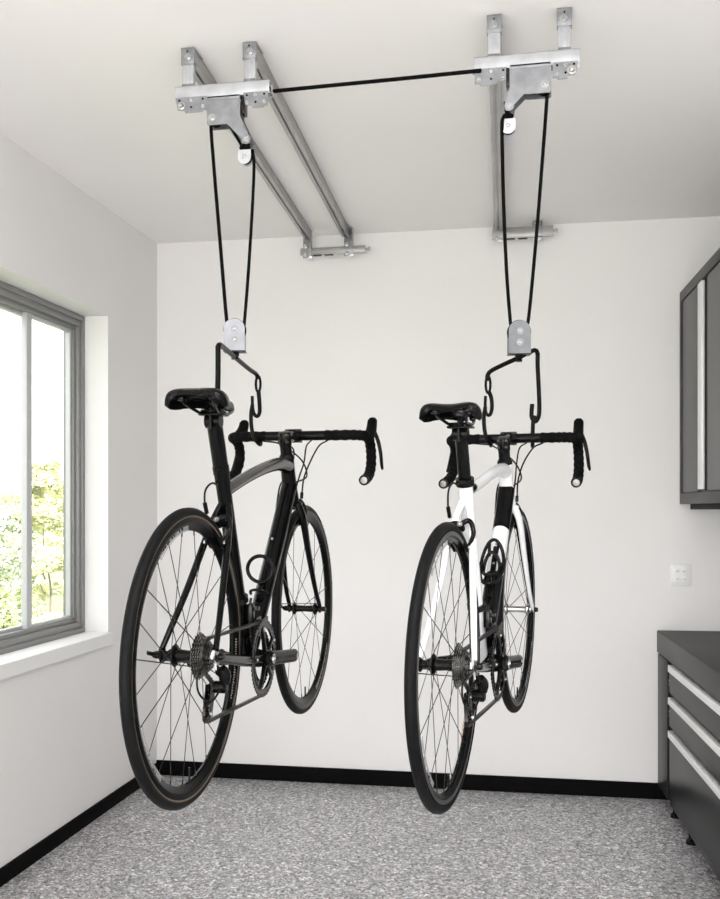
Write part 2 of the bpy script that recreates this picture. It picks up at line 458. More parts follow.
for (x, y) in ((0.035, -0.26), (0.03, -0.62), (0.035, -1.85), (0.45, -0.15), (0.45, -1.85), (0.035, -1.2)):
    bm = nb(); lathe(bm, [(0, 0), (0.024, 0), (0.024, 0.012), (0.017, 0.020), (0.013, 0.026), (0.013, 0.07), (0, 0.07)], (x, y, 0), (0, 0, 1), 20)
    obj('foot', bm, 'black', base, 40)
top = empty('worktop', (0.600, 4.945, 0.718), R(3.07))
tag(top, 'thick dark grey worktop lying on the charcoal drawer cabinet', 'worktop')
bm = nb(); box(bm, (-0.004, -LEN, 0.001), (DEP + 0.02, 0, 0.101), 0.002); obj('slab', bm, 'cab', top, 30)
bm = nb(); box(bm, (-0.002, -LEN, 0.101), (DEP + 0.02, 0, 0.105), 0.001); obj('top_surface', bm, 'worktop', top, 30)

up = empty('wall_cabinet', (0.702, 4.945, 1.434), R(2.38))
tag(up, 'grey metal wall cabinet with tall silver door handle, hung above the worktop', 'cabinet')
UL, UD, UH = 1.5, 0.42, 1.019
bm = nb()
box(bm, (0.016, -UL, 0), (UD, 0, UH), 0.002); obj('body', bm, 'cab_up', up, 30)
bm = nb()
box(bm, (0, -UL, 0), (0.018, 0, 0.050), 0.002); box(bm, (0, -UL, UH - 0.05), (0.018, 0, UH), 0.002)
box(bm, (0, -0.045, 0.05), (0.018, 0, UH - 0.05), 0.001); obj('face_frame', bm, 'cab', up, 30)
for (a, b_) in ((-0.050, -0.395), (-0.590, -1.40)):
    bm = nb(); box(bm, (0.004, b_, 0.054), (0.018, a, UH - 0.054), 0.002)
    d_ = obj('door', bm, 'cab_up', up, 30)
    if a > -0.1:
        bm = nb(); box(bm, (0.000, -0.495, 0.062), (0.014, -0.412, UH - 0.052), 0.003)
        tag(obj('handle', bm, 'alu_bright', d_, 30), 'tall silver pull profile')
bm = nb(); box(bm, (0.013, -0.586, 0.054), (0.017, -0.498, UH - 0.054)); obj('recess_panel', bm, 'cab_dark', up, 0)
bm = nb(); box(bm, (0.03, -UL + 0.05, -0.026), (UD - 0.02, -0.10, 0.0), 0.002); obj('under_rail', bm, 'cab_dark', up, 30)

# ------------------------------------------------------------------ ceiling hoists
def hoist(org, rz, mx, label, barx, plate, piv, pul, rail_sides, rail_len, farx, farz, far_posts, skew):
    h = empty('ceiling_hoist', org, rz)
    tag(h, label, 'hoist', None)
    X = lambda x, y, z: V((mx * x, y, z))
    def bx(bm, a, b, bev=0.0015):
        a, b = list(a), list(b)
        xs = sorted((mx * a[0], mx * b[0])); box(bm, (xs[0], a[1], a[2]), (xs[1], b[1], b[2]), bev)
    PX_ = 0.098
    for s in (-1, 1):
        x = s * PX_
        if s * mx in rail_sides:
            bm = nb()                                   # strut channel on the ceiling
            bx(bm, (x - 0.019, 0.012, -0.040), (x - 0.015, rail_len, -0.0005), 0.001)
            bx(bm, (x + 0.015, 0.012, -0.040), (x + 0.019, rail_len, -0.0005), 0.001)
            bx(bm, (x - 0.019, 0.012, -0.005), (x + 0.019, rail_len, -0.0005), 0.001)
            bx(bm, (x - 0.019, 0.012, -0.041), (x - 0.003, rail_len, -0.037), 0.001)
            bx(bm, (x + 0.003, 0.012, -0.041), (x + 0.019, rail_len, -0.037), 0.001)
            bx(bm, (x - 0.015, 0.014, -0.034), (x + 0.015, rail_len - 0.002, -0.028), 0.0005)
            ra_ = obj('rail', bm, 'zinc_rail', h, 30)
            ra_.matrix_local = Matrix.Translation((mx * x, 0.012, 0)) @ Matrix.Rotation(skew, 4, 'Z') @ Matrix.Translation((-mx * x, -0.012, 0))
        bm = nb()                                       # hanging post with end clip
        bx(bm, (x - 0.018, 0, -0.140), (x + 0.018, 0.022, -0.045), 0.003)
        bx(bm, (x - 0.006, -0.002, -0.125), (x + 0.006, 0.001, -0.058), 0.001)
        p_ = obj('post', bm, 'zinc_white', h, 30)
        bm = nb()
        bx(bm, (x - 0.021, -0.004, -0.050), (x + 0.021, 0.010, -0.002), 0.002)
        bx(bm, (x - 0.021, -0.006, -0.0535), (x + 0.021, 0.020, -0.0495), 0.001)
        bx(bm, (x - 0.021, -0.004, -0.006), (x + 0.021, 0.075, -0.002), 0.001)
        obj('clip', bm, 'zinc', p_, 30)
        bm = nb(); bolt(bm, X(x + 0.002, -0.004, -0.032), (0, -1, 0), 0.0075, 0.006); obj('bolt', bm, 'steel', p_, 30)
        bm = nb(); disc(bm, X(x, -0.0045, -0.014), (0, 1, 0), 0.0028, 0.002, 12); obj('bolt_hole', bm, 'black', p_, 30)
        bm = nb(); bx(bm, (x - 0.018, -0.030, -0.136), (x + 0.018, -0.001, -0.1325), 0.001); bx(bm, (x - 0.018, -0.003, -0.136), (x + 0.018, 0.0, -0.112), 0.001)
        bolt(bm, X(x, -0.003, -0.124), (0, -1, 0), 0.004, 0.004, washer=False)
        obj('foot_bracket', bm, 'zinc', p_, 30)
    x0, x1 = barx
    bm = nb()                                           # front cross channel
    bx(bm, (x0, -0.036, -0.174), (x1, -0.032, -0.134), 0.001)
    bx(bm, (x0, -0.036, -0.138), (x1, 0.004, -0.134), 0.001)
    bx(bm, (x0, 0.000, -0.174), (x1, 0.004, -0.134), 0.001)
    obj('cross_channel', bm, 'zinc_white', h, 30)
    pl, pr, pt, pb = plate
    for (a, b_) in ((x0 + 0.004, pl - 0.004), (pr + 0.006, x1 - 0.002)):
        bm = nb()
        ca, cb = a, b_
        out = [(ca, -0.170), (cb, -0.170), (cb, -0.212), (cb - 0.012, -0.212), (cb - 0.014, -0.217), (ca + 0.03, -0.217), (ca + 0.028, -0.210), (ca + 0.006, -0.206)]
        prism(bm, out, -0.041, -0.037, lambda u, v, w_: X(u, w_, v))
        g = obj('gusset_plate', bm, 'zinc', h, 30)
        n = 2 if cb - ca < 0.07 else 3
        for k in range(n):
            for zz in (-0.179, -0.201):
                xx = ca + 0.012 + (cb - ca - 0.024) * k / (n - 1)
                bm = nb()
                if (k + (zz < -0.19)) % 2: bolt(bm, X(xx, -0.041, zz), (0, -1, 0), 0.004, 0.004)
                else: disc(bm, X(xx, -0.0415, zz), (0, 1, 0), 0.0032, 0.002, 12)
                obj('bolt', bm, 'steel' if (k + (zz < -0.19)) % 2 else 'black', g, 30)
    bm = nb(); bolt(bm, X(x0 + 0.022, -0.042, -0.196), (0, -1, 0), 0.0085, 0.010); obj('bolt', bm, 'steel', h, 30)
    bm = nb(); bolt(bm, X(x1 - 0.004, -0.016, -0.168), (mx, 0, 0), 0.008, 0.008); obj('bolt', bm, 'steel', h, 30)
    # rope guide pulley inside the end of the channel
    bm = nb(); lathe(bm, [(0.004, -0.006), (0.016, -0.006), (0.013, 0), (0.016, 0.006), (0.004, 0.006)], X(x1 - 0.018, -0.014, -0.152), (0, 1, 0), 24, closed=True)
    obj('guide_pulley', bm, 'black', h, 40)
    # central pulley housing: two sheets, lower corner drawn out to an arm
    c = 0.006
    out = [(pl, pt), (pr, pt), (pr, pb + 0.02), (piv[0] + 0.014, piv[1] + 0.002), (piv[0] + 0.010, piv[1] - 0.010), (piv[0], piv[1] - 0.013), (piv[0] - 0.012, piv[1] - 0.007),
           (piv[0] - 0.014, piv[1] + 0.004), (pr - 0.042, pb + 0.002), (pr - 0.05, pb), (pl + 0.004, pb), (pl, pb + 0.004)]
    for j, yy in enumerate((-0.052, -0.012)):
        bm = nb(); prism(bm, out, yy, yy + 0.003, lambda u, v, w_: X(u, w_, v))
        if j == 0:
            bx(bm, (pl, -0.052, pt + 0.002), (pr, -0.030, pt + 0.005), 0.0005)
            bx(bm, (pl, -0.056, pt - 0.006), (pr, -0.051, pt - 0.001), 0.0005)
        obj('pulley_housing', bm, 'zinc', h, 30)
    bm = nb(); bx(bm, (pl + 0.003, -0.054, pt - 0.001), (pr - 0.003, -0.030, pt + 0.003), 0.0005); obj('slot', bm, 'black', h, 0)
    bm = nb(); bx(bm, (pr + 0.001, -0.046, pt - 0.050), (pr + 0.010, -0.010, pt), 0.001); obj('side_strap', bm, 'steel_dark', h, 30)
    bm = nb(); bolt(bm, X(pl + 0.017, -0.052, pb + 0.022), (0, -1, 0), 0.0075, 0.006); obj('bolt', bm, 'steel', h, 30)
    bm = nb(); lathe(bm, [(0.004, -0.008), (0.020, -0.008), (0.016, 0), (0.020, 0.008), (0.004, 0.008)], X(pl + 0.020, -0.0305, pb + 0.022), (0, 1, 0), 28, closed=True)
    obj('pulley_wheel', bm, 'black', h, 40)
    bm = nb(); bolt(bm, X(piv[0], -0.052, piv[1] + 0.002), (0, -1, 0), 0.0055, 0.004); obj('bolt', bm, 'steel', h, 30)
    # small becket pulley hanging from the arm
    px_, pz_ = pul
    r_ = 0.020
    out = [(px_ - r_, pz_ + r_ * 1.0), (px_ + r_, pz_ + r_ * 1.0)] + [(px_ + r_ * math.cos(a), pz_ - 0.002 + r_ * math.sin(a)) for a in [-k * PI / 10 for k in range(11)]]
    bm = nb()
    prism(bm, out, -0.046, -0.043, lambda u, v, w_: X(u, w_, v)); prism(bm, out, -0.022, -0.019, lambda u, v, w_: X(u, w_, v))
    sp = obj('small_pulley_block', bm, 'zinc_white', h, 30)
    bm = nb(); lathe(bm, [(0.003, -0.008), (0.018, -0.008), (0.014, 0), (0.018, 0.008), (0.003, 0.008)], X(px_, -0.0325, pz_), (0, 1, 0), 24, closed=True)
    obj('pulley_wheel', bm, 'black', sp, 40)
    bm = nb(); bolt(bm, X(px_, -0.046, pz_), (0, -1, 0), 0.005, 0.005); obj('bolt', bm, 'steel', sp, 30)
    bm = nb()                                           # rope knot and tail at the becket
    kz = pz_ + r_ + 0.006
    sweep(bm, cr([X(px_ - 0.012, -0.040, kz), X(px_, -0.048, kz + 0.004), X(px_ + 0.012, -0.040, kz + 0.001), X(px_, -0.026, kz - 0.004)], 6), 0.0065, 8)
    sweep(bm, cr([X(px_, -0.034, kz), X(px_ + 0.006, -0.036, kz + 0.02), X(px_ + 0.008, -0.036, kz + 0.045)], 5), 0.005, 8)
    sweep(bm, cr([X(px_, -0.030, kz), X(piv[0] + 0.004, -0.030, piv[1] - 0.004)], 4), 0.005, 8)
    obj('rope_knot', bm, 'rope', sp, 60)
    # far end: drop brackets and slotted bar by the wall
    fx0, fx1 = farx; z0, z1 = farz; yf = rail_len; mx = 1
    FM = Matrix.Translation((-math.sin(skew) * rail_len, 0, 0))
    for xx in far_posts:
        bm = nb()
        bx(bm, (xx - 0.024, yf - 0.006, z0 - 0.012), (xx + 0.024, yf - 0.003, -0.002), 0.001)
        bx(bm, (xx + 0.021, yf - 0.04, z0 - 0.004), (xx + 0.024, yf - 0.003, -0.004), 0.001)
        g = obj('end_bracket', bm, 'zinc', h, 30); g.matrix_local = FM
        for zz in (-0.022, z1 + 0.008, z0 - 0.002):
            bm = nb(); bolt(bm, X(xx - 0.006, yf - 0.030 if zz < -0.03 else yf - 0.006, zz), (0, -1, 0), 0.008, 0.008); obj('bolt', bm, 'steel', g, 30)
    bm = nb()
    bx(bm, (fx0, yf - 0.030, z0), (fx1, yf - 0.027, z1), 0.001)
    bx(bm, (fx0, yf - 0.030, z0), (fx1, yf - 0.006, z0 + 0.003), 0.001)
    bx(bm, (fx0, yf - 0.034, z0 - 0.002), (fx1, yf - 0.030, z0 + 0.004), 0.001)
    b_ = obj('end_bar', bm, 'zinc_rail', h, 30); b_.matrix_local = FM
    for k in range(2):
        xa = fx0 + 0.065 + k * 0.060
        bm = nb(); bx(bm, (xa, yf - 0.0345, z0 - 0.010), (xa + 0.045, yf - 0.020, z0 - 0.005), 0.001); obj('slot', bm, 'steel_dark', b_, 0)
    bm = nb(); tube(bm, X(fx1 - 0.002, yf - 0.02, (z0 + z1) / 2), X(fx1 + 0.020, yf - 0.02, (z0 + z1) / 2), 0.005, 10)
    disc(bm, X(fx1 + 0.018, yf - 0.02, (z0 + z1) / 2), (1, 0, 0), 0.011, 0.006, 6); obj('end_bolt', bm, 'steel', b_, 30)
    return h

def ceil(px, py):
    d = (H - CZ) * FPX / (HY - py)
    return at(px, py, d)
oL = ceil(218.5, 44.5); oL.z = H
oR = ceil(529, 11); oR.z = H
hL = hoist(oL, R(-1.0), 1, 'galvanised ceiling hoist over the black bicycle, with two long rails', (-0.125, 0.170), (-0.019, 0.085, -0.183, -0.264),
           (0.103, -0.315), (0.096, -0.362), (-1, 1), 2.00, (-0.130, 0.205), (-0.127, -0.095), (-0.098, 0.115), R(3.4))
hR = hoist(oR, R(-1.4), -1, 'galvanised ceiling hoist over the white bicycle, right of the other one', (-0.140, 0.152), (-0.062, 0.052, -0.176, -0.256),
           (0.053, -0.286), (0.056, -0.338), (-1,), 2.06, (-0.125, 0.168), (-0.085, -0.035), (-0.098, 0.092), R(3.0))
for h_ in (hL, hR): pass

def rope(pts, label, r=0.0052, seg=10, name='hoist_rope', n=6):
    bm = nb(); P = cr(pts, n)
    # fine steps so the braid reads
    sweep(bm, P, r, seg)
    o = obj(name, bm, 'rope', None, 60); tag(o, label, 'rope', None); return o
dL, dR = 2.96, 2.76
rope([at(262, 92.3, dL + 0.01), at(330, 85.6, 2.945), at(400, 78.8, 2.86), at(481, 70.5, dR + 0.01)], 'taut black rope running sideways between the two ceiling hoists', 0.0058)
DBK, DWK = 2.76, 2.94          # distances of the two hook blocks
rope([at(213, 121, dL), at(211, 127, dL), at(214.5, 175, 2.91), at(219.5, 235, 2.85), at(225.5, 308, 2.78), at(227.5, 326, DBK)], 'long left black rope from hoist housing down to the black bicycle\'s pulley plate')
rope([at(228, 122, dL), at(232, 129, dL), at(239, 141, dL), at(244, 150, dL - 0.005)], 'short slack black rope end between left hoist housing and its small pulley', 0.0045)
rope([at(252.5, 150, dL - 0.02), at(254, 165, 2.92), at(252.5, 205, 2.87), at(248.5, 270, 2.81), at(244.8, 318, 2.77), at(243.5, 328, DBK)], 'right black rope from the small pulley to the black bicycle\'s pulley plate', 0.0048)
rope([at(546, 88, dR), at(547, 96, dR), at(542, 165, 2.82), at(536, 240, 2.87), at(529.5, 310, 2.93), at(526.5, 330, DWK)], 'straight black rope on the far right above the white bicycle')
rope([at(503, 118, dR), at(502, 130, dR), at(503.5, 200, 2.84), at(506.5, 270, 2.9), at(510, 318, 2.935), at(511.5, 328, DWK)], 'left one of the two black ropes above the white bicycle')

def block(px, py0, py1, wpx, d, label, matname):
    """pulley block: two round-topped plates with a wheel between; origin at its lower edge"""
    o = at(px, py1, d)
    e = empty('hook_block', o, YAW); tag(e, label, 'pulley hook')
    hw = wpx / 2 / FPX * d; ht = (py1 - py0) / FPX * d
    out = [(-hw, 0), (hw, 0), (hw, ht - hw * 0.9)] + [(hw * math.cos(a), ht - hw * 0.95 + hw * 0.95 * math.sin(a)) for a in [k * PI / 14 for k in range(1, 14)]] + [(-hw, ht - hw * 0.9)]
    for yy in (-0.016, 0.013):
        bm = nb(); prism(bm, out, yy, yy + 0.003, lambda u, v, w_: V((u, w_, v)))
        obj('side_plate', bm, matname, e, 30)
    bm = nb(); box(bm, (-hw - 0.001, -0.018, -0.003), (hw + 0.002, 0.018, 0.001), 0.001); obj('base_plate', bm, 'steel_dark', e, 30)
    bm = nb(); lathe(bm, [(0.004, -0.010), (hw + 0.002, -0.010), (hw - 0.006, 0), (hw + 0.002, 0.010), (0.004, 0.010)], (0, 0, ht - hw), (0, 1, 0), 32, closed=True)
    obj('pulley_wheel', bm, 'black', e, 40)
    for z in (ht - hw * 0.98, ht * 0.34):
        bm = nb(); disc(bm, (0.001, -0.017, z), (0, 1, 0), 0.0105, 0.002, 20); bo = obj('bolt', bm, 'rim_alu', e, 30)
        bm = nb(); lathe(bm, [(0, 0), (0.0068, 0), (0.0066, 0.005), (0.004, 0.0062), (0.0036, 0.004), (0, 0.004)], (0.001, -0.018, z), (0, -1, 0), 6); obj('bolt_head', bm, 'zinc', bo, 30)
    bm = nb(); lathe(bm, [(0, -0.003), (0.012, -0.003), (0.012, -0.012), (0.009, -0.014), (0.010, -0.016), (0.010, -0.022), (0, -0.022)], (0, 0, 0), (0, 0, 1), 8)
    obj('swivel', bm, 'hook', e, 40)
    return e
def loc_(e, p): return e.matrix_basis.inverted() @ V(p) if False else (Matrix.Rotation(-YAW, 4, 'Z') @ (V(p) - V(e.location)))
def hookpart(e, name, pts, r, n=6, matn='hook', seg=10):
    bm = nb()
    P = cr([tuple(loc_(e, p)) for p in pts], n) if n else [tuple(loc_(e, p)) for p in pts]
    if isinstance(r, list):
        m_ = len(P); rr = [r[0] + (r[1] - r[0]) * i / (m_ - 1) for i in range(m_)]
    else: rr = r
    sweep(bm, P, rr, seg)
    return obj(name, bm, matn, e, 60)
def link(e, a, b, wpx, d, ang=0):
    wpx = 4.6
    """closed oval link between pixels a and b"""
    (ax, ay), (bx_, by) = a, b
    bm = nb(); pts = []
    hw = wpx / 2
    for k in range(24):
        t = 2 * PI * k / 24
        pts.append(tuple(loc_(e, at((ax + bx_) / 2 + hw * math.sin(t), (ay + by) / 2 + (by - ay) / 2 * math.cos(t), d))))
    sweep(bm, pts, 0.0040, 8, closed=True)
    return obj('link', bm, 'hook', e, 60)
# black bicycle: rod runs in depth from the saddle hook to the handlebar hook
e = block(234.9, 319.5, 351.5, 21, DBK, 'pulley plate with long rod and hooks carrying the black bicycle', 'block_light')
PLb, PRb = (218.6, 345.5, 2.47), (257.5, 376, 3.05)
hookpart(e, 'spreader_rod', [at(218, 350, 2.46), at(219, 345, 2.475), at(223, 347, 2.56), at(234.7, 357.0, 2.76), at(249, 369, 2.96), at(256, 374, 3.04), at(258, 379, 3.05)], 0.0068)
hookpart(e, 'hook_arm', [at(218, 346, 2.46), at(218, 370, 2.462), at(217.6, 390, 2.465), at(217, 399, 2.47), at(218.5, 405, 2.47), at(222.5, 406.5, 2.47), at(226, 403.5, 2.47)], 0.0068)
link(e, (258, 376), (258.3, 392), 6.5, 3.05)
hookpart(e, 'hook_arm', [at(258.4, 390, 3.05), at(259.4, 402, 3.05), at(259.6, 412, 3.05), at(257.3, 416.3, 3.05), at(254.2, 414, 3.05), at(252.6, 407, 3.05), at(252.2, 396, 3.05)], [0.0068, 0.0048])
hookpart(e, 'bar_hook', [at(252.4, 405, 3.046), at(251, 415, 3.04), at(251.6, 428, 3.035), at(254, 437.5, 3.035), at(258, 443, 3.045), at(260.5, 444.5, 3.07), at(260.5, 440, 3.095), at(260.3, 436.5, 3.10)], 0.0062)
# white bicycle: both hooks on the handlebar
DW = 3.0
e = block(519, 321, 354.3, 22, DWK, 'pulley plate with bent rod and two hooks holding the white bicycle\'s handlebar', 'block_grey')
hookpart(e, 'spreader_rod', [at(487.8, 381, DW), at(487.5, 376, DW), at(491, 371, DW), at(503, 364.8, 2.97), at(519, 357.5, DWK), at(531, 351.4, 2.95), at(536, 350.6, 2.955), at(538, 355, 2.96)], 0.0068)
hookpart(e, 'hook_arm', [at(537.8, 353, 2.96), at(537.6, 365, 2.965), at(538.6, 385, 2.975), at(539.3, 405, 2.985), at(538.7, 416, 2.99), at(535.4, 421.5, 2.99), at(531.8, 417.5, 2.99), at(531.6, 411, 2.99), at(532.2, 404, 2.99)], 0.0066)
link(e, (487.8, 376), (488.4, 393), 6.5, DW)
hookpart(e, 'hook_arm', [at(488.6, 391, DW), at(491.3, 398, DW), at(491.9, 408, DW), at(489.9, 414.8, DW), at(486.3, 413.5, DW), at(485.2, 406, DW), at(485.5, 396, DW)], [0.0066, 0.0046])
hookpart(e, 'bar_hook', [at(485.3, 407, DW - .005), at(483.9, 417, 2.995), at(484.6, 430, 2.99), at(487.2, 440, 2.99), at(490.3, 444, 3.0), at(491, 445.5, 3.03), at(491, 441, 3.052), at(491, 437, 3.055)], 0.0062)
hookpart(e, 'bar_hook', [at(534.5, 416, 2.988), at(533.2, 421, 2.985), at(532.8, 430, 2.985), at(532.6, 440, 2.988), at(532.6, 445.5, 3.0), at(532.6, 446, 3.025), at(532.6, 441, 3.048), at(532.6, 437, 3.05)], 0.0062)

# ------------------------------------------------------------------ road bicycles
RT_, RTUBE = 0.3235, 0.0125          # tyre ring radius and tube radius
RW = RT_ + RTUBE
def ringpts(r, n, y=0.0):
    return [(r * math.cos(2 * PI * k / n), y, r * math.sin(2 * PI * k / n)) for k in range(n)]

def wheel(name, parent, loc, rear, style):
    rimdeep = style['rimdeep']
    # rim (the part itself)
    bm = nb()
    ro, ri = 0.3135, 0.3135 - rimdeep
    prof = [(ro, -0.0105), (ro - 0.012, -0.0112), (ro - 0.014, -0.0105), (ri + 0.010, -0.0085), (ri + 0.002, -0.005), (ri, 0), (ri + 0.002, 0.005), (ri + 0.010, 0.0085), (ro - 0.014, 0.0105), (ro - 0.012, 0.0112), (ro, 0.0105)]
    lathe(bm, prof, (0, 0, 0), (0, 1, 0), 96, closed=True)
    wh = obj(name, bm, 'rim', parent, 30, loc)
    bm = nb()
    for s in (-1, 1):
        lathe(bm, [(ro + 0.0005, s * 0.0112), (ro - 0.0095, s * 0.0118), (ro - 0.0095, s * 0.0108), (ro, s * 0.0105)], (0, 0, 0), (0, 1, 0), 96, closed=True)
    obj('brake_track', bm, style['track'], wh, 30)
    bm = nb()
    sweep(bm, ringpts(RT_, 96), RTUBE, 16, closed=True, lat=(0, 1, 0))
    for s in (-0.0035, 0.0035):
        lathe(bm, [(RW - 0.0012, s - 0.0006), (RW - 0.0002, s), (RW - 0.0012, s + 0.0006)], (0, 0, 0), (0, 1, 0), 96, closed=True)
    ty = obj('tire', bm, 'tire', wh, 60)
    if style['tan']:  # highlight at the tyre and rim junction, put in as a tan ring
        bm = nb()
        for s in (-1, 1):
            lathe(bm, [(RT_ - 0.0055, s * 0.0118), (RT_ - 0.0095, s * 0.0100), (RT_ - 0.0095, s * 0.0090), (RT_ - 0.0055, s * 0.0110)], (0, 0, 0), (0, 1, 0), 96, closed=True)
        tag(obj('reflection_stripe', bm, 'tan', wh, 40), 'thin tan stripe painted as the reflection between tyre and rim')
    # decals: strings of small strokes along rim and tyre
    def decal(a0, a1, r, y, hgt, m, seed, step=0.016):
        rnd = random.Random(seed); bm = nb(); a = a0
        while a < a1:
            wd = step * rnd.choice((0.45, 0.6, 0.8))
            for q in range(rnd.choice((1, 2, 2))):
                rr = r + hgt * (q - 0.5) * 0.7; h2 = hgt * (0.28 if q else 0.34)
                P = []
                for (aa, r2) in ((a, rr - h2), (a + wd / r * 0.33, rr - h2), (a + wd / r * 0.33, rr + h2), (a, rr + h2)):
                    P.append((r2 * math.cos(aa), r2 * math.sin(aa)))
                yy = sorted((y, y + (0.0006 if y > 0 else -0.0006)))
                prism(bm, P, yy[0], yy[1], lambda u, v, w_: V((u, w_, v)))
            a += (wd * 0.33 + 0.003) / r
        obj('decal', bm, m, wh, 0)
    if rear:
        decal(R(95), R(128), ro - 0.022, 0.0 - 0.0100, 0.009, 'decal_grey', 1)
        decal(R(200), R(232), ro - 0.022, -0.0100, 0.009, 'decal_grey', 2)
        decal(R(-30), R(0), ro - 0.022, -0.0100, 0.008, 'decal_grey', 3)
        if style['orange']: decal(R(-50), R(-28), ro - 0.022, 0.0100, 0.010, 'decal_orange', 4); decal(R(-78), R(-54), ro - 0.022, 0.0100, 0.010, 'decal_white', 4)
    else:
        decal(R(-70), R(-30), ro - 0.020, -0.0100, 0.009, 'decal_grey', 5)
        decal(R(5), R(60), RT_, -RTUBE - 0.0002, 0.006, 'decal_grey', 6)
        decal(R(-110), R(-80), ro - 0.020, 0.0100, 0.009, 'decal_white', 7)
    # hub
    bm = nb()
    if rear:
        lathe(bm, [(0, 0.068), (0.009, 0.068), (0.010, 0.050), (0.014, 0.046), (0.016, 0.038), (0.024, 0.036), (0.026, 0.033), (0.024, 0.030), (0.0145, 0.026), (0.0125, 0.0), (0.0145, -0.014), (0.027, -0.017), (0.029, -0.020), (0.027, -0.022), (0.017, -0.024), (0.015, -0.060), (0.009, -0.064), (0, -0.066)], seg=32)
        fl = ((0.033, 0.024), (-0.0195, 0.027))
    else:
        lathe(bm, [(0, 0.056), (0.008, 0.056), (0.009, 0.044), (0.013, 0.040), (0.019, 0.038), (0.020, 0.035), (0.019, 0.032), (0.011, 0.027), (0.0095, 0), (0.011, -0.027), (0.019, -0.032), (0.020, -0.035), (0.019, -0.038), (0.013, -0.040), (0.009, -0.044), (0.008, -0.056), (0, -0.056)], seg=28)
        fl = ((0.035, 0.018), (-0.035, 0.018))
    obj('hub', bm, style['hub_f'] if not rear else 'black', wh, 40)
    # quick release
    bm = nb(); e_ = 0.080 if rear else 0.066
    tube(bm, (0, -e_, 0), (0, e_, 0), 0.0032, 10)
    lathe(bm, [(0, e_ + 0.006), (0.007, e_ + 0.006), (0.009, e_ - 0.002), (0.009, e_ - 0.010), (0, e_ - 0.010)], seg=18)
    lathe(bm, [(0, -e_ - 0.004), (0.006, -e_ - 0.004), (0.008, -e_ + 0.002), (0.008, -e_ + 0.008), (0, -e_ + 0.008)], seg=18)
    sweep(bm, cr([(0, e_ + 0.002, 0), (-0.012, e_ + 0.006, 0.004), (-0.035, e_ + 0.004, 0.010), (-0.052, e_ - 0.004, 0.012)], 5), [(0.0025, 0.005)] * 16, 8, lat=(0, 1, 0))
    obj('quick_release', bm, 'black', wh, 40)
    # spokes
    ns = 24 if rear else 20
    for k in range(ns):
        side = k % 2
        y, rf = fl[side]
        aR = 2 * PI * (k + 0.5) / ns
        off = R(62) * (1 if (k // 2) % 2 else -1)
        if not rear and style['radial']: off = R(18) * (1 if (k // 2) % 2 else -1)
        aH = aR + off
        a = V((rf * math.cos(aH), y, rf * math.sin(aH))); b = V(((ri + 0.004) * math.cos(aR), 0.0015 * (1 if side else -1), (ri + 0.004) * math.sin(aR)))
        bm = nb(); sweep(bm, [a, b], [(0.0009, 0.00145)] * 2, 6, lat=(0, 1, 0))
        n_ = b + (a - b).normalized() * 0.014; tube(bm, n_, b, 0.0017, 6)
        obj('spoke', bm, 'spoke', wh, 60)
    # valve
    bm = nb(); tube(bm, (0, 0, -(ri + 0.002)), (0, 0, -(ri - 0.030)), 0.0025, 8); obj('valve', bm, 'black', wh, 40)
    if rear:
        for j in range(9):
            rc = 0.054 - j * 0.0036; y = -0.0245 - j * 0.0041; nt_ = 28 - j * 2
            out = []
            for k in range(nt_):
                a = 2 * PI * k / nt_; s = 2 * PI / nt_
                out += [(rc - 0.0035, a - s * 0.30), (rc, a - s * 0.12), (rc, a + s * 0.12), (rc - 0.0035, a + s * 0.30)]
            out = [(r * math.cos(a), r * math.sin(a)) for r, a in out]
            if j == 0: cbm = nb()
            prism(cbm, out, y - 0.0014, y, lambda u, v, w_: V((u, w_, v)))
            disc(cbm, (0, y - 0.0029, 0), (0, 1, 0), rc - 0.014, 0.0026, 24)
        obj('cassette', cbm, 'cog', wh, 30)
        bm = nb(); lathe(bm, [(0.006, -0.0590), (0.0165, -0.0590), (0.0155, -0.0625), (0.006, -0.0625)], seg=24, closed=True); obj('lock_ring', bm, 'steel', wh, 40)
    return wh

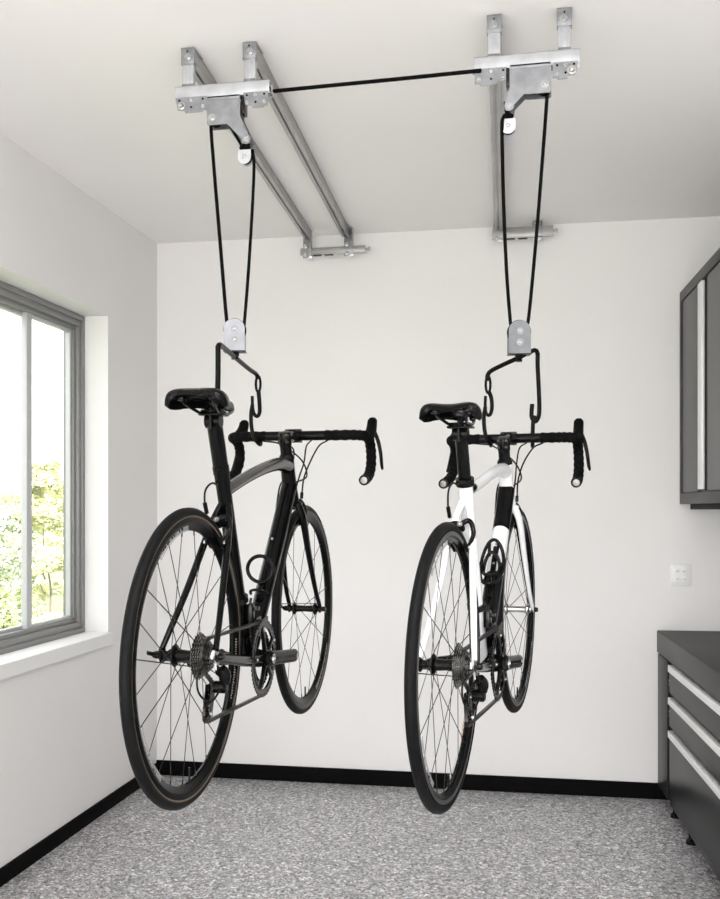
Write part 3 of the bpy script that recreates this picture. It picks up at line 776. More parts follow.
def bicycle(q, scale, style, label, steer=0.0):
    x0, y0, z0, yaw, pitch, roll = q
    f = V((math.sin(yaw) * math.cos(pitch), math.cos(yaw) * math.cos(pitch), math.sin(pitch)))
    r = f.cross(V((0, 0, 1))).normalized(); u = r.cross(f)
    r2 = r * math.cos(roll) + u * math.sin(roll); u2 = r2.cross(f)
    axle = V((x0, y0, z0)) * scale + V((0, 0, CZ))
    Mx = Matrix((f, -r2, u2)).transposed().to_4x4()
    root = empty('road_bicycle'); tag(root, label, 'bicycle')
    root.matrix_world = Matrix.Translation(axle - u2 * RW * scale) @ Mx @ Matrix.Scale(scale, 4)
    OFF = (0, 0, RW)
    WB = 0.988
    FR = style['frame']
    def part(name, bm, m, par=None, sm=40):
        return obj(name, bm, m, par or root, sm, OFF if par is None else None)
    LAT = (0, 1, 0)
    def tb(bm, pts, rads, n=6, seg=18):
        Q = cr([tuple(p) + tuple(rr) for p, rr in zip(pts, rads)], n)
        sweep(bm, [p[:3] for p in Q], [(p[3], p[4]) for p in Q], seg, lat=LAT)
    BB = (0.405, 0, -0.068); ST = style['seat_top']; SJ = style['stay_top']; HT = (0.788, 0, 0.478); HB = (0.829, 0, 0.352)
    SC = style['clamp']
    # frame: main triangle in one mesh
    bm = nb()
    tb(bm, [BB, (BB[0] + (ST[0] - BB[0]) * .5, 0, BB[2] + (ST[2] - BB[2]) * .5), ST], [(0.018, 0.022), (0.0175, 0.021), style['tube_top']])
    tb(bm, [(HB[0], 0, HB[2] - 0.004), ((HT[0] + HB[0]) / 2, 0, (HT[2] + HB[2]) / 2), HT], [(0.026, 0.027), (0.022, 0.024), (0.0215, 0.0225)])
    lathe(bm, [(0, -0.043), (0.022, -0.043), (0.024, -0.036), (0.024, 0.036), (0.022, 0.043), (0, 0.043)], BB, (0, 1, 0), 28)
    dt = [(0.815, 0, 0.395), (0.70, 0, 0.258), (0.56, 0, 0.098), (0.425, 0, -0.05)]
    tb(bm, dt, style['dt'])
    tt = style['ttp']
    tb(bm, tt, style['tt'])
    fr = part('frame', bm, FR)
    # top tube overlay, gunmetal grey over the black frame
    if style['tt_over']:
        bm = nb(); tb(bm, [(p[0], 0, p[2] + 0.0012) for p in tt[:]], [(a + 0.0006, b + 0.0002) for a, b in style['tt']]); tag(obj('top_tube', bm, style['tt_over'], fr, 40), 'gunmetal grey top tube')
    if style['dt_over']:
        bm = nb(); tb(bm, [(0.812, 0, 0.396), (0.765, 0, 0.336), (0.712, 0, 0.274)], [(0.0262, 0.0275), (0.0257, 0.0282), (0.0257, 0.0282)])
        tag(obj('down_tube_panel', bm, 'carbon', fr, 40), 'glossy black upper panel of the white down tube')
        bm = nb(); tb(bm, [(ST[0] + 0.030, 0, ST[2] - 0.020), (ST[0] + 0.065, 0, ST[2] - 0.014), (ST[0] + 0.115, 0, ST[2] - 0.008)], [(0.0165, 0.010), (0.0182, 0.014), (0.010, 0.005)])
        obj('top_tube_decal', bm, 'carbon', fr, 40)
        bm = nb(); tb(bm, [(0.604, 0, 0.148), (0.52, 0, 0.055), (0.422, 0, -0.054)], [(0.0258, 0.0283), (0.0257, 0.0278), (0.0250, 0.0255)])
        lathe(bm, [(0, -0.0435), (0.023, -0.0435), (0.025, -0.036), (0.025, 0.036), (0.023, 0.0435), (0, 0.0435)], BB, (0, 1, 0), 28)
        tag(obj('down_tube_panel', bm, 'carbon', fr, 40), 'glossy black lower end of the white down tube')
    for s in (1, -1):
        bm = nb()
        sr = style['stay']
        tb(bm, [(SJ[0] + 0.004, s * 0.004, SJ[1] + 0.012), (SJ[0] - 0.045, s * 0.024, SJ[1] - 0.060), (SJ[0] * 0.42, s * 0.044, SJ[1] * 0.42), (0.0, s * 0.065, 0.014)], [(sr, sr * 1.5), (sr, sr * 1.35), (sr * 0.95, sr * 1.1), (sr * 0.8, sr * 0.8)])
        obj('seat_stay', bm, style['seat_stay_m'], fr, 40)
        bm = nb()
        tb(bm, [(0.385, s * 0.026, -0.066), (0.30, s * 0.040, -0.058), (0.12, s * 0.055, -0.026), (0.0, s * 0.065, -0.004)], [(0.011, 0.016), (0.010, 0.015), (0.008, 0.012), (0.006, 0.009)])
        obj('chain_stay', bm, style['chain_stay_m'], fr, 40)
        bm = nb(); prism(bm, [(-0.014, 0.016), (0.012, 0.020), (0.020, -0.004), (0.012, -0.016), (-0.006, -0.018), (-0.014, -0.006)], s * 0.062 if s < 0 else 0.062, s * 0.067 if s < 0 else 0.067, lambda u_, v_, w_: V((u_, w_, v_)))
        if s < 0: prism(bm, [(-0.010, -0.012), (0.008, -0.014), (0.004, -0.036), (-0.008, -0.034)], -0.070, -0.065, lambda u_, v_, w_: V((u_, w_, v_)))
        obj('dropout', bm, 'steel' if s < 0 else 'black', fr, 40)
    bm = nb(); tube(bm, (SJ[0] - 0.040, 0.020, SJ[1] - 0.052), (SJ[0] - 0.040, -0.020, SJ[1] - 0.052), 0.008, 12); obj('stay_bridge', bm, style['seat_stay_m'], fr, 40)
    # seat collar, bottle bosses
    d_ = (V(SC) - V(ST)).normalized()
    bm = nb(); pa, pb_ = style['collar']; sweep(bm, [V(ST) - d_ * 0.006, V(ST) + d_ * 0.012], [(pa, pb_)] * 2, 24, lat=LAT); tube(bm, V(ST) + V((-pb_ - 0.002, 0.010, 0.003)), V(ST) + V((-pb_ - 0.002, -0.010, 0.003)), 0.005 if pb_ > 0.0235 else 0.003, 10); obj('seat_collar', bm, 'black', fr, 40)
    for t in (0.40, 0.52):
        P = V(dt[0]).lerp(V(dt[3]), t) + V((-0.020, 0, 0.022))
        bm = nb(); bolt(bm, P, (-0.7, 0, 0.7), 0.0045, 0.004, washer=False); obj('boss_bolt', bm, 'steel', fr, 40)
    # head badge spots near the head tube (two small screws as seen on the down tube)
    for s in (-1, 1):
        bm = nb(); disc(bm, (0.775, s * 0.008, 0.352 + 0.028), (-0.7, 0, 0.2), 0.0035, 0.004, 12); obj('frame_screw', bm, 'steel', fr, 40)
    # headset and spacers and stem
    ax = (V(HT) - V(HB)).normalized()
    bm = nb()
    pr = [(0, 0), (0.0235, 0.0), (0.0235, 0.006), (0.019, 0.014)]
    for k in range(4): pr += [(0.0178, 0.0142 + k * 0.012), (0.0178, 0.0255 + k * 0.012), (0.0172, 0.0260 + k * 0.012)]
    pr += [(0, 0.062)]
    lathe(bm, pr, HT, ax, 28); part('headset', bm, 'black')
    SM = V(HT) + ax * style['stem_h']
    BC = V(style['bar'])
    bm = nb()
    lathe(bm, [(0, -0.021), (0.0185, -0.021), (0.0195, -0.016), (0.0195, 0.016), (0.0175, 0.021), (0.008, 0.022), (0, 0.022)], SM, ax, 28)
    sweep(bm, [SM, SM.lerp(BC, 0.5), BC], [(0.017, 0.019), (0.0155, 0.016), (0.0185, 0.018)], 18, lat=LAT)
    lathe(bm, [(0.0165, -0.024), (0.0215, -0.024), (0.0215, 0.024), (0.0165, 0.024)], BC, (0, 1, 0), 28, closed=True)
    st = part('stem', bm, 'black')
    for s in (-1, 1):
        for dz in (-0.010, 0.010):
            bm = nb(); tube(bm, SM + V((-0.024, s * 0.012, dz)), SM + V((-0.010, s * 0.012, dz)), 0.0042, 10); obj('stem_bolt', bm, 'steel_dark', st, 40)
        for dz in (-0.016, 0.016):
            bm = nb(); tube(bm, BC + V((-0.016, s * 0.018, dz)), BC + V((0.026, s * 0.018, dz)), 0.0042, 10); obj('stem_bolt', bm, 'steel_dark', st, 40)
    # handlebar
    yo = style['bar_off']; HWD = style['hwd']
    bx0, bz = BC.x, BC.z
    bm = nb(); sweep(bm, cr([(bx0, yo + 0.15, bz), (bx0, yo + 0.06, bz), (bx0, 0.03, bz), (bx0, -0.03, bz), (bx0, yo - 0.06, bz), (bx0, yo - 0.15, bz)], 6),
                     0.0150, 18)
    hb = part('handlebar', bm, 'black')
    for s in (1, -1):
        path = [(bx0, yo + s * 0.095, bz), (bx0, yo + s * 0.14, bz), (bx0 + 0.003, yo + s * (HWD - 0.033), bz), (bx0 + 0.018, yo + s * (HWD - 0.009), bz - 0.001), (bx0 + 0.045, yo + s * (HWD - 0.001), bz - 0.003), (bx0 + 0.078, yo + s * HWD, bz - 0.010),
                (bx0 + 0.102, yo + s * HWD, bz - 0.032), (bx0 + 0.108, yo + s * (HWD + .001), bz - 0.062), (bx0 + 0.092, yo + s * (HWD + .003), bz - 0.095), (bx0 + 0.055, yo + s * (HWD + .005), bz - 0.120), (bx0 + 0.005, yo + s * (HWD + .007), bz - 0.134), (bx0 - 0.035, yo + s * (HWD + .008), bz - 0.140)]
        P = cr(path, 8); bm = nb()
        rr = [0.0160 + 0.0009 * math.sin(i * 1.25) for i in range(len(P))]; rr[0] = 0.0152
        sweep(bm, P, rr, 16); obj('bar_tape', bm, 'tape', hb, 60)
        e0, e1 = V(P[-1]), V(P[-1]) - V(P[-3])
        bm = nb(); lathe(bm, [(0.0162, 0.0), (0.0158, 0.004), (0.0118, 0.0055), (0.0118, 0.003), (0, 0.003)], e0, e1, 24); obj('bar_end_plug', bm, 'black', hb, 40)
        bm = nb(); lathe(bm, [(0.0118, 0.004), (0.010, 0.0062), (0.004, 0.0066), (0.0035, 0.005), (0, 0.005)], e0, e1, 20)
        for k in range(3):
            a = 2 * PI * k / 3; dd = e1.normalized(); n1 = dd.cross(V((0, 0, 1))).normalized(); n2 = dd.cross(n1)
        obj('plug_face', bm, 'rim_alu', hb, 40)
        bm = nb()
        hp = [(bx0 + 0.060, yo + s * HWD, bz - 0.004), (bx0 + 0.090, yo + s * HWD, bz + 0.006), (bx0 + 0.118, yo + s * (HWD - .001), bz + 0.020), (bx0 + 0.138, yo + s * (HWD - .002), bz + 0.042), (bx0 + 0.143, yo + s * (HWD - .002), bz + 0.056), (bx0 + 0.142, yo + s * (HWD - .002), bz + 0.064)]
        hr = [(0.0150, 0.0150), (0.0170, 0.020), (0.0165, 0.0215), (0.0160, 0.018), (0.0150, 0.014), (0.008, 0.008)]
        Q = cr([a + b for a, b in zip(hp, hr)], 5); sweep(bm, [p[:3] for p in Q], [(p[3], p[4]) for p in Q], 16, lat=LAT)
        obj('brake_hood', bm, 'tape', hb, 60)
        bm = nb()
        lv = [(bx0 + 0.138, yo + s * (HWD + .006), bz + 0.018), (bx0 + 0.146, yo + s * (HWD + .016), bz - 0.012), (bx0 + 0.145, yo + s * (HWD + .024), bz - 0.050), (bx0 + 0.132, yo + s * (HWD + .030), bz - 0.088), (bx0 + 0.124, yo + s * (HWD + .034), bz - 0.102)]
        lr = [(0.006, 0.010), (0.0065, 0.009), (0.0060, 0.008), (0.0055, 0.0075), (0.004, 0.005)]
        Q = cr([a + b for a, b in zip(lv, lr)], 5); sweep(bm, [p[:3] for p in Q], [(p[3], p[4]) for p in Q], 12, lat=LAT)
        obj('brake_lever', bm, 'black', hb, 60)
    # fork
    bm = nb()
    lathe(bm, [(0, -0.012), (0.022, -0.012), (0.026, -0.004), (0.026, 0.002), (0, 0.002)], HB, ax, 28)
    tb(bm, [(0.834, 0.030, 0.332), (0.833, 0.0, 0.346), (0.834, -0.030, 0.332)], [(0.013, 0.015)] * 3)
    fk = part('fork', bm, style['fork_m'])
    for s in (1, -1):
        bm = nb()
        tb(bm, [(0.833, s * 0.020, 0.342), (0.846, s * 0.034, 0.295), (0.880, s * 0.042, 0.19), (0.935, s * 0.048, 0.075), (WB - 0.003, s * 0.051, 0.010)], [(0.012, 0.017), (0.011, 0.019), (0.009, 0.016), (0.007, 0.011), (0.006, 0.009)])
        bl = obj('fork_blade', bm, style['fork_m'], fk, 40)
        bm = nb(); box(bm, (WB - 0.010, s * 0.051 - 0.003, -0.012), (WB + 0.010, s * 0.051 + 0.003, 0.014), 0.002); obj('fork_tip', bm, 'black', fk, 40)
        if style['fork_in']:
            bm = nb()
            tb(bm, [(0.838, s * 0.0185, 0.325), (0.850, s * 0.0275, 0.285), (0.884, s * 0.036, 0.185), (0.937, s * 0.0435, 0.075), (WB - 0.003, s * 0.048, 0.014)], [(0.008, 0.0165), (0.0068, 0.0188), (0.0052, 0.0158), (0.0045, 0.0105), (0.004, 0.007)])
            obj('blade_lining', bm, 'carbon', fk, 40)
    # seat post and saddle
    bm = nb(); dd = V(SC) - V(ST)
    sweep(bm, [V(ST) - dd * 0.25, V(ST) + dd * 0.3, V(ST) + dd * 0.9, V(SC) - V((0.0, 0, 0.012))], [style['post']] * 4, 20, lat=LAT)
    sp = part('seat_post', bm, 'carbon')
    bm = nb()
    sx, sz = SC[0], SC[2]
    tube(bm, (sx, 0.019, sz - 0.008), (sx, -0.019, sz - 0.008), 0.017, 20)
    box(bm, (sx - 0.028, -0.030, sz + 0.004), (sx + 0.028, 0.030, sz + 0.011), 0.003)
    box(bm, (sx - 0.024, -0.026, sz + 0.013), (sx + 0.024, 0.026, sz + 0.019), 0.003)
    tube(bm, (sx - 0.022, 0, sz - 0.024), (sx - 0.022, 0, sz + 0.022), 0.0035, 10); tube(bm, (sx + 0.022, 0, sz - 0.020), (sx + 0.022, 0, sz + 0.022), 0.0035, 10)
    disc(bm, (sx - 0.022, 0, sz - 0.026), (0, 0, 1), 0.006, 0.006, 12)
    obj('rail_clamp', bm, 'black', sp, 40)
    # saddle shell: lofted, thick, with curled edges
    S0, S1 = sx - 0.140, sx + 0.112
    secs = [(0.0, 0.056, 0.000, 0.016), (0.03, 0.069, 0.005, 0.030), (0.10, 0.0755, 0.008, 0.042), (0.22, 0.072, 0.006, 0.040), (0.36, 0.058, 0.001, 0.030), (0.50, 0.038, -0.003, 0.022), (0.64, 0.026, -0.004, 0.022), (0.80, 0.021, -0.003, 0.024), (0.94, 0.018, -0.004, 0.022), (1.0, 0.012, -0.010, 0.010)]
    SS = cr(secs, 4); bm = nb(); NT = 20; outer = []; inner = []
    zt = sz + style['sad_h']
    for (s_, w_, dz, ed) in SS:
        x = S0 + (S1 - S0) * s_; ro_, ri_ = [], []
        for k in range(NT + 1):
            t = -1 + 2 * k / NT
            dip = style['dip'] * math.exp(-(t / 0.35) ** 2) * max(0, 1 - s_ * 1.6)
            xx = x + (0.014 * (1 - abs(t)) if s_ < 0.02 else 0) * (1 if style['notch'] else 0)
            z = zt + dz - ed * abs(t) ** 3.2 - dip
            yy = w_ * math.copysign(abs(math.sin(t * PI / 2)) ** 0.9, t)
            ro_.append(bm.verts.new((xx, yy, z)))
            ri_.append(bm.verts.new((xx + (0.004 if s_ < 0.3 else -0.004), yy * (0.90 if w_ > .03 else 0.72), z - 0.010 + 0.004 * abs(t) ** 4)))
        outer.append(ro_); inner.append(ri_)
    for i in range(len(SS) - 1):
        for k in range(NT):
            bm.faces.new((outer[i][k], outer[i][k + 1], outer[i + 1][k + 1], outer[i + 1][k]))
            bm.faces.new((inner[i][k + 1], inner[i][k], inner[i + 1][k], inner[i + 1][k + 1]))
        bm.faces.new((outer[i][0], outer[i + 1][0], inner[i + 1][0], inner[i][0])); bm.faces.new((outer[i + 1][NT], outer[i][NT], inner[i][NT], inner[i + 1][NT]))
    for i, fl_ in ((0, 1), (-1, -1)):
        for k in range(NT):
            bm.faces.new((outer[i][k + 1], outer[i][k], inner[i][k], inner[i][k + 1]))
    sd = part('saddle', bm, 'saddle', None, 60)
    for s in (1, -1):
        bm = nb()
        sweep(bm, cr([(S0 + 0.030, s * 0.040, zt - 0.014), (S0 + 0.045, s * 0.036, zt - 0.026), (sx - 0.040, s * 0.024, zt - 0.042), (sx - 0.02, s * 0.022, zt - 0.043), (sx + 0.035, s * 0.022, zt - 0.042), (sx + 0.10, s * 0.014, zt - 0.025), (S1 - 0.020, s * 0.007, zt - 0.014)], 6), 0.0040, 10)
        obj('saddle_rail', bm, style['rail_m'], sd, 60)
    bm = nb(); box(bm, (S0 + 0.022, -0.050, zt - 0.022), (S0 + 0.050, -0.030, zt - 0.008), 0.004); box(bm, (S0 + 0.022, 0.030, zt - 0.022), (S0 + 0.050, 0.050, zt - 0.008), 0.004); obj('rail_socket', bm, 'black', sd, 40)
    if style['saddle_edge']:
        bm = nb(); sweep(bm, cr([(S0 + 0.004, y_, zt + 0.001 - 0.014 * (abs(y_) / 0.05) ** 3) for y_ in (-0.046, -0.03, -0.012, 0.012, 0.03, 0.046)], 4), 0.0018, 6); obj('edge_piping', bm, 'grey_finish', sd, 60)
    # wheels
    wheel('rear_wheel', root, OFF, True, style)
    wheel('front_wheel', root, (WB, 0, RW), False, style)
    # crankset
    bm = nb(); tube(bm, (BB[0], -0.070, BB[2]), (BB[0], 0.070, BB[2]), 0.013, 24)
    ck = part('crankset', bm, 'steel_dark')
    def chainring(rc, y, nt_, m):
        bm = nb(); ri_ = rc - 0.017; segs = nt_ * 4; A, B, A2, B2 = [], [], [], []
        for k in range(segs):
            a = 2 * PI * k / segs; rr_ = rc + (0.0045 if k % 4 in (1, 2) else 0.0)
            for L_, r_, y_ in ((A, rr_, y - 0.0015), (B, ri_, y - 0.0015), (A2, rr_, y + 0.0015), (B2, ri_, y + 0.0015)):
                L_.append(bm.verts.new((BB[0] + r_ * math.cos(a), y_, BB[2] + r_ * math.sin(a))))
        for k in range(segs):
            n_ = (k + 1) % segs
            bm.faces.new((A[k], A[n_], B[n_], B[k])); bm.faces.new((A2[n_], A2[k], B2[k], B2[n_]))
            bm.faces.new((A[n_], A[k], A2[k], A2[n_])); bm.faces.new((B[k], B[n_], B2[n_], B2[k]))
        lathe(bm, [(ri_ + 0.001, -0.003), (ri_ + 0.005, -0.003), (ri_ + 0.005, 0.003), (ri_ + 0.001, 0.003)], (BB[0], y, BB[2]), (0, 1, 0), 48, closed=True)
        return obj('chainring', bm, m, ck, 30)
    chainring(0.098, -0.047, 50, 'cog' if style['ring_bright'] else 'steel_dark'); chainring(0.073, -0.040, 36, 'steel_dark')
    bm = nb(); 
    for k in range(5):
        a = style['crank_a'] + 2 * PI * (k + 0.5) / 5
        tb(bm, [(BB[0] + 0.015 * math.cos(a), -0.052, BB[2] + 0.015 * math.sin(a)), (BB[0] + 0.05 * math.cos(a), -0.050, BB[2] + 0.05 * math.sin(a)), (BB[0] + 0.083 * math.cos(a), -0.048, BB[2] + 0.083 * math.sin(a))], [(0.006, 0.013), (0.005, 0.009), (0.004, 0.011)], 4, 10)
    lathe(bm, [(0, -0.045), (0.024, -0.045), (0.024, -0.055), (0.018, -0.060), (0, -0.060)], (BB[0], 0, BB[2]), (0, 1, 0), 28)
    obj('spider', bm, 'black', ck, 40)
    for k in range(5):
        a = style['crank_a'] + 2 * PI * (k + 0.5) / 5
        bm = nb(); bolt(bm, (BB[0] + 0.079 * math.cos(a), -0.054, BB[2] + 0.079 * math.sin(a)), (0, -1, 0), 0.005, 0.003, washer=False); obj('chainring_bolt', bm, 'steel', ck, 30)
    for s in (-1, 1):
        a = style['crank_a'] + (0 if s < 0 else PI)
        ca, sa = math.cos(a), math.sin(a); y = -0.066 if s < 0 else 0.070
        pts = [(BB[0] + ca * t_, y + s * 0.014 * max(0, t_) / 0.17, BB[2] + sa * t_) for t_ in (-0.020, 0.0, 0.03, 0.09, style['crank_l'] - 0.035, style['crank_l'], style['crank_l'] + 0.012)]
        bm = nb(); tb(bm, pts, [(0.007, 0.014), (0.009, 0.022), (0.0095, 0.0200), (0.0085, 0.0185), (0.0085, 0.0185), (0.0085, 0.0180), (0.006, 0.013)], 4, 16)
        cm = obj('crank_arm', bm, 'black', ck, 50)
        bm = nb(); lathe(bm, [(0.003, 0), (0.0075, 0), (0.0075, 0.0015), (0.003, 0.0015)], V(pts[5]) + V((-0.004 * ca, s * 0.0078, 0)), (0, s, 0), 18, closed=True); obj('pedal_thread', bm, 'steel', ck, 40)
        bm = nb(); bolt(bm, (BB[0], y + s * 0.0085, BB[2]), (0, s, 0), 0.009, 0.004); obj('axle_cap', bm, 'steel', ck, 40)
    # chain path
    ra, rc = 0.040, 0.099
    g1, g2 = V((0.012, -0.047, -0.075)), V((style['cage_x'], -0.047, style['cage_z']))
    yc = -0.045
    ch = []
    for k in range(17):
        a = R(100) + R(170) * k / 16 if False else R(97) - R(175) * k / 16
        ch.append((BB[0] + rc * math.cos(a), yc, BB[2] + rc * math.sin(a)))
    low = []
    low.append((g2.x + 0.002, yc, g2.z - 0.019)); 
    for a in (R(-120), R(-170), R(140)): low.append((g2.x + 0.019 * math.cos(a), yc, g2.z + 0.019 * math.sin(a)))
    for a in (R(-40), R(0), R(50)): low.append((g1.x + 0.019 * math.cos(a), yc, g1.z + 0.019 * math.sin(a)))
    rcs = 0.041
    for a in (-100, -140, 180, 140, 105, 90): low.append((rcs * math.cos(R(a)), yc, rcs * math.sin(R(a))))
    path = [V(p) for p in ch + low]; path.append(path[0])
    bm = nb(); pitch_ = 0.0075; acc = 0.0; k = 0
    for i in range(len(path) - 1):
        a, b = path[i], path[i + 1]; l = (b - a).length; d1 = (b - a).normalized() if l else V((1, 0, 0))
        t = -acc
        while t + pitch_ <= l:
            t += pitch_
            c = a + d1 * t; wd = 0.0042 if k % 2 else 0.0026
            zz = V((0, 1, 0)); nn = d1.cross(zz)
            m4 = Matrix((d1, zz, nn)).transposed().to_4x4(); m4.translation = c
            box(bm, (-0.0044, -wd, -0.0038), (0.0044, wd, 0.0038), 0, m4); k += 1
        acc = l - t
    part('chain', bm, 'chain', None, 0)
    # rear derailleur
    bm = nb()
    tb(bm, [(0.002, -0.076, -0.028), (0.010, -0.082, -0.042), (0.016, -0.080, -0.060)], [(0.012, 0.013), (0.014, 0.016), (0.012, 0.014)], 5, 14)
    tb(bm, [(-0.010, -0.074, -0.030), (0.020, -0.078, -0.046), (0.042, -0.070, -0.064)], [(0.008, 0.010), (0.009, 0.012), (0.007, 0.009)], 5, 12)
    lathe(bm, [(0, -0.058), (0.014, -0.058), (0.014, -0.084), (0.010, -0.088), (0, -0.088)], (0.010, 0, -0.070), (0, 1, 0), 24)
    rd = part('rear_derailleur', bm, 'black')
    for yy in (-0.0535, -0.0395):
        bm = nb()
        prism(bm, [(g1.x - 0.010, g1.z + 0.010), (g1.x + 0.012, g1.z + 0.008), (g1.x + 0.010, g1.z - 0.008), (g2.x + 0.012, g2.z + 0.006), (g2.x + 0.011, g2.z - 0.008), (g2.x - 0.006, g2.z - 0.011), (g2.x - 0.011, g2.z + 0.004), (g1.x - 0.014, g1.z - 0.006)], yy - 0.001, yy + 0.001, lambda u_, v_, w_: V((u_, w_, v_)))
        obj('derailleur_cage', bm, 'steel_dark', rd, 30)
    for g in (g1, g2):
        bm = nb(); out = []
        for k in range(11):
            a = 2 * PI * k / 11
            out += [(g.x + 0.0135 * math.cos(a - 0.16), g.z + 0.0135 * math.sin(a - 0.16)), (g.x + 0.017 * math.cos(a), g.z + 0.017 * math.sin(a)), (g.x + 0.0135 * math.cos(a + 0.16), g.z + 0.0135 * math.sin(a + 0.16))]
        prism(bm, out, -0.0485, -0.0455, lambda u_, v_, w_: V((u_, w_, v_))); obj('jockey_wheel', bm, 'black', rd, 30)
        bm = nb(); bolt(bm, (g.x, -0.0545, g.z), (0, -1, 0), 0.0045, 0.003); obj('bolt', bm, 'steel', rd, 30)
    bm = nb(); sweep(bm, cr([(0.10, -0.056, -0.030), (0.03, -0.066, -0.010), (-0.075, -0.056, -0.020), (-0.090, -0.058, -0.062), (-0.050, -0.070, -0.092), (-0.004, -0.078, -0.072)], 7), 0.0024, 8)
    obj('gear_cable', bm, 'cable', rd, 60)
    # front derailleur
    fx, fz = BB[0] - 0.055, BB[2] + 0.125
    bm = nb()
    box(bm, (fx - 0.008, -0.036, fz - 0.022), (fx + 0.020, -0.018, fz + 0.026), 0.005); box(bm, (fx + 0.004, -0.046, fz + 0.006), (fx + 0.030, -0.032, fz + 0.016), 0.002); tube(bm, (fx + 0.002, -0.026, fz + 0.018), (fx + 0.004, -0.030, fz + 0.040), 0.004, 8)
    lathe(bm, [(0.0185, -0.008), (0.025, -0.008), (0.025, 0.008), (0.0185, 0.008)], V(BB).lerp(V(ST), 0.33), (V(ST) - V(BB)).normalized(), 28, closed=True)
    fd = part('front_derailleur', bm, 'steel_dark')
    for yy in (-0.0555, -0.0365):
        bm = nb(); arc = []
        for k in range(7): a = R(84) + R(44) * k / 6; arc.append((BB[0] + 0.112 * math.cos(a), BB[2] + 0.112 * math.sin(a)))
        for k in range(7): a = R(128) - R(44) * k / 6; arc.append((BB[0] + 0.098 * math.cos(a), BB[2] + 0.098 * math.sin(a)))
        prism(bm, arc, yy - 0.001, yy + 0.001, lambda u_, v_, w_: V((u_, w_, v_))); obj('guide_plate', bm, 'steel_dark', fd, 30)
    # brakes
    def caliper(name, x, z, dirx, nrm):
        """x, z: bolt position; arms reach down to the rim along dirx"""
        o = V((x, 0, z)); dn = V(dirx).normalized(); nr = V(nrm).normalized()
        bm = nb()
        lathe(bm, [(0, -0.004), (0.009, -0.004), (0.009, 0.020), (0.006, 0.024), (0, 0.024)], o, nr, 18)
        cp = part(name, bm, 'black')
        for s in (1, -1):
            bm = nb()
            pts = [o + nr * 0.010 + V((0, -s * 0.004, 0)) - dn * 0.004, o + nr * 0.010 + V((0, s * 0.020, 0)) - dn * (0.008 if s > 0 else 0.016), o + nr * 0.008 + V((0, s * 0.033, 0)) + dn * 0.012, o + nr * 0.004 + V((0, s * 0.030, 0)) + dn * 0.034, o + V((0, s * 0.0215, 0)) + dn * 0.052]
            Q = cr([tuple(p) for p in pts], 6); sweep(bm, Q, [0.0070 - 0.002 * i / len(Q) for i in range(len(Q))], 10)
            obj('brake_arm', bm, 'black', cp, 50)
            bm = nb(); c = o + V((0, s * 0.0165, 0)) + dn * 0.052; tg = dn.cross(V((0, 1, 0)))
            sweep(bm, [c - tg * 0.024, c - tg * 0.018, c + tg * 0.018, c + tg * 0.024], [(0.002, 0.003), (0.004, 0.0055), (0.004, 0.0055), (0.002, 0.003)], 10, lat=LAT)
            obj('brake_pad', bm, 'tire', cp, 50)
            bm = nb(); disc(bm, o + V((0, s * 0.0255, 0)) + dn * 0.052, (0, 1, 0), 0.006, 0.004, 12); obj('pad_bolt', bm, 'steel', cp, 40)
        bm = nb(); bolt(bm, o + nr * 0.022, nr, 0.0045, 0.004); obj('pivot_bolt', bm, 'steel', cp, 40)
        return cp
    bj = V((SJ[0] - 0.040, 0, SJ[1] - 0.052)); dn = -bj.normalized()
    bj = bj.normalized() * 0.356
    fc_ = caliper('rear_brake', bj.x - 0.006, bj.z + 0.002, dn, V((-dn.z, 0, dn.x)) if (-dn.z) < 0 else V((dn.z, 0, -dn.x)))
    dn2 = (V((WB, 0, 0)) - V((0.840, 0, 0.335))).normalized(); nr2 = V((-dn2.z, 0, dn2.x))
    if nr2.x < 0: nr2 = -nr2
    o2 = V((WB, 0, 0)) - dn2 * 0.358
    caliper('front_brake', o2.x + 0.018, o2.z + 0.004, dn2, nr2)
    # cables
    def cable(pts, r=0.0026):
        bm = nb(); sweep(bm, cr(pts, 8), r, 8); part('cable', bm, 'cable', None, 60)
    cable([(SJ[0] + 0.02, 0.016, SJ[1] + 0.030), (SJ[0] - 0.020, 0.026, SJ[1] + 0.050), (SJ[0] - 0.062, 0.030, SJ[1] + 0.032), (bj.x - 0.03, 0.028, bj.z + 0.052), (bj.x - 0.022, 0.026, bj.z + 0.028)])
    bm = nb(); tube(bm, (bj.x - 0.031, 0.028, bj.z + 0.056), (bj.x - 0.022, 0.026, bj.z + 0.030), 0.0052, 10); part('cable_adjuster', bm, 'black')
    fb = (o2.x + 0.030, -0.022, o2.z + 0.030)
    cable([(bx0 + 0.012, -0.105, bz - 0.016), (bx0 + 0.045, -0.070, bz - 0.030), (bx0 + 0.075, -0.035, bz - 0.075), (fb[0] + 0.030, -0.022, bz - 0.130), (fb[0] + 0.005, fb[1], fb[2] + 0.012), fb])
    cable([(bx0 + 0.010, -0.055, bz - 0.014), (bx0 + 0.070, -0.022, bz - 0.030), (bx0 + 0.085, -0.010, bz - 0.080), (0.862, -0.020, 0.430), (0.800, -0.024, 0.385)])
    cable([(bx0 + 0.010, 0.045, bz - 0.014), (bx0 + 0.070, 0.020, bz - 0.040), (bx0 + 0.060, 0.028, bz - 0.110), (0.820, 0.030, 0.400), (0.760, 0.026, 0.325)])
    cable([(bx0 + 0.012, 0.10, bz - 0.014), (bx0 + 0.060, 0.060, bz - 0.022), (bx0 + 0.085, 0.0, bz - 0.070), (bx0 + 0.030, -0.034, bz - 0.125), (0.815, -0.016, 0.405)])
    bm = nb(); tube(bm, V(fb) + V((0.006, 0, 0.018)), fb, 0.0052, 10); part('cable_adjuster', bm, 'black')
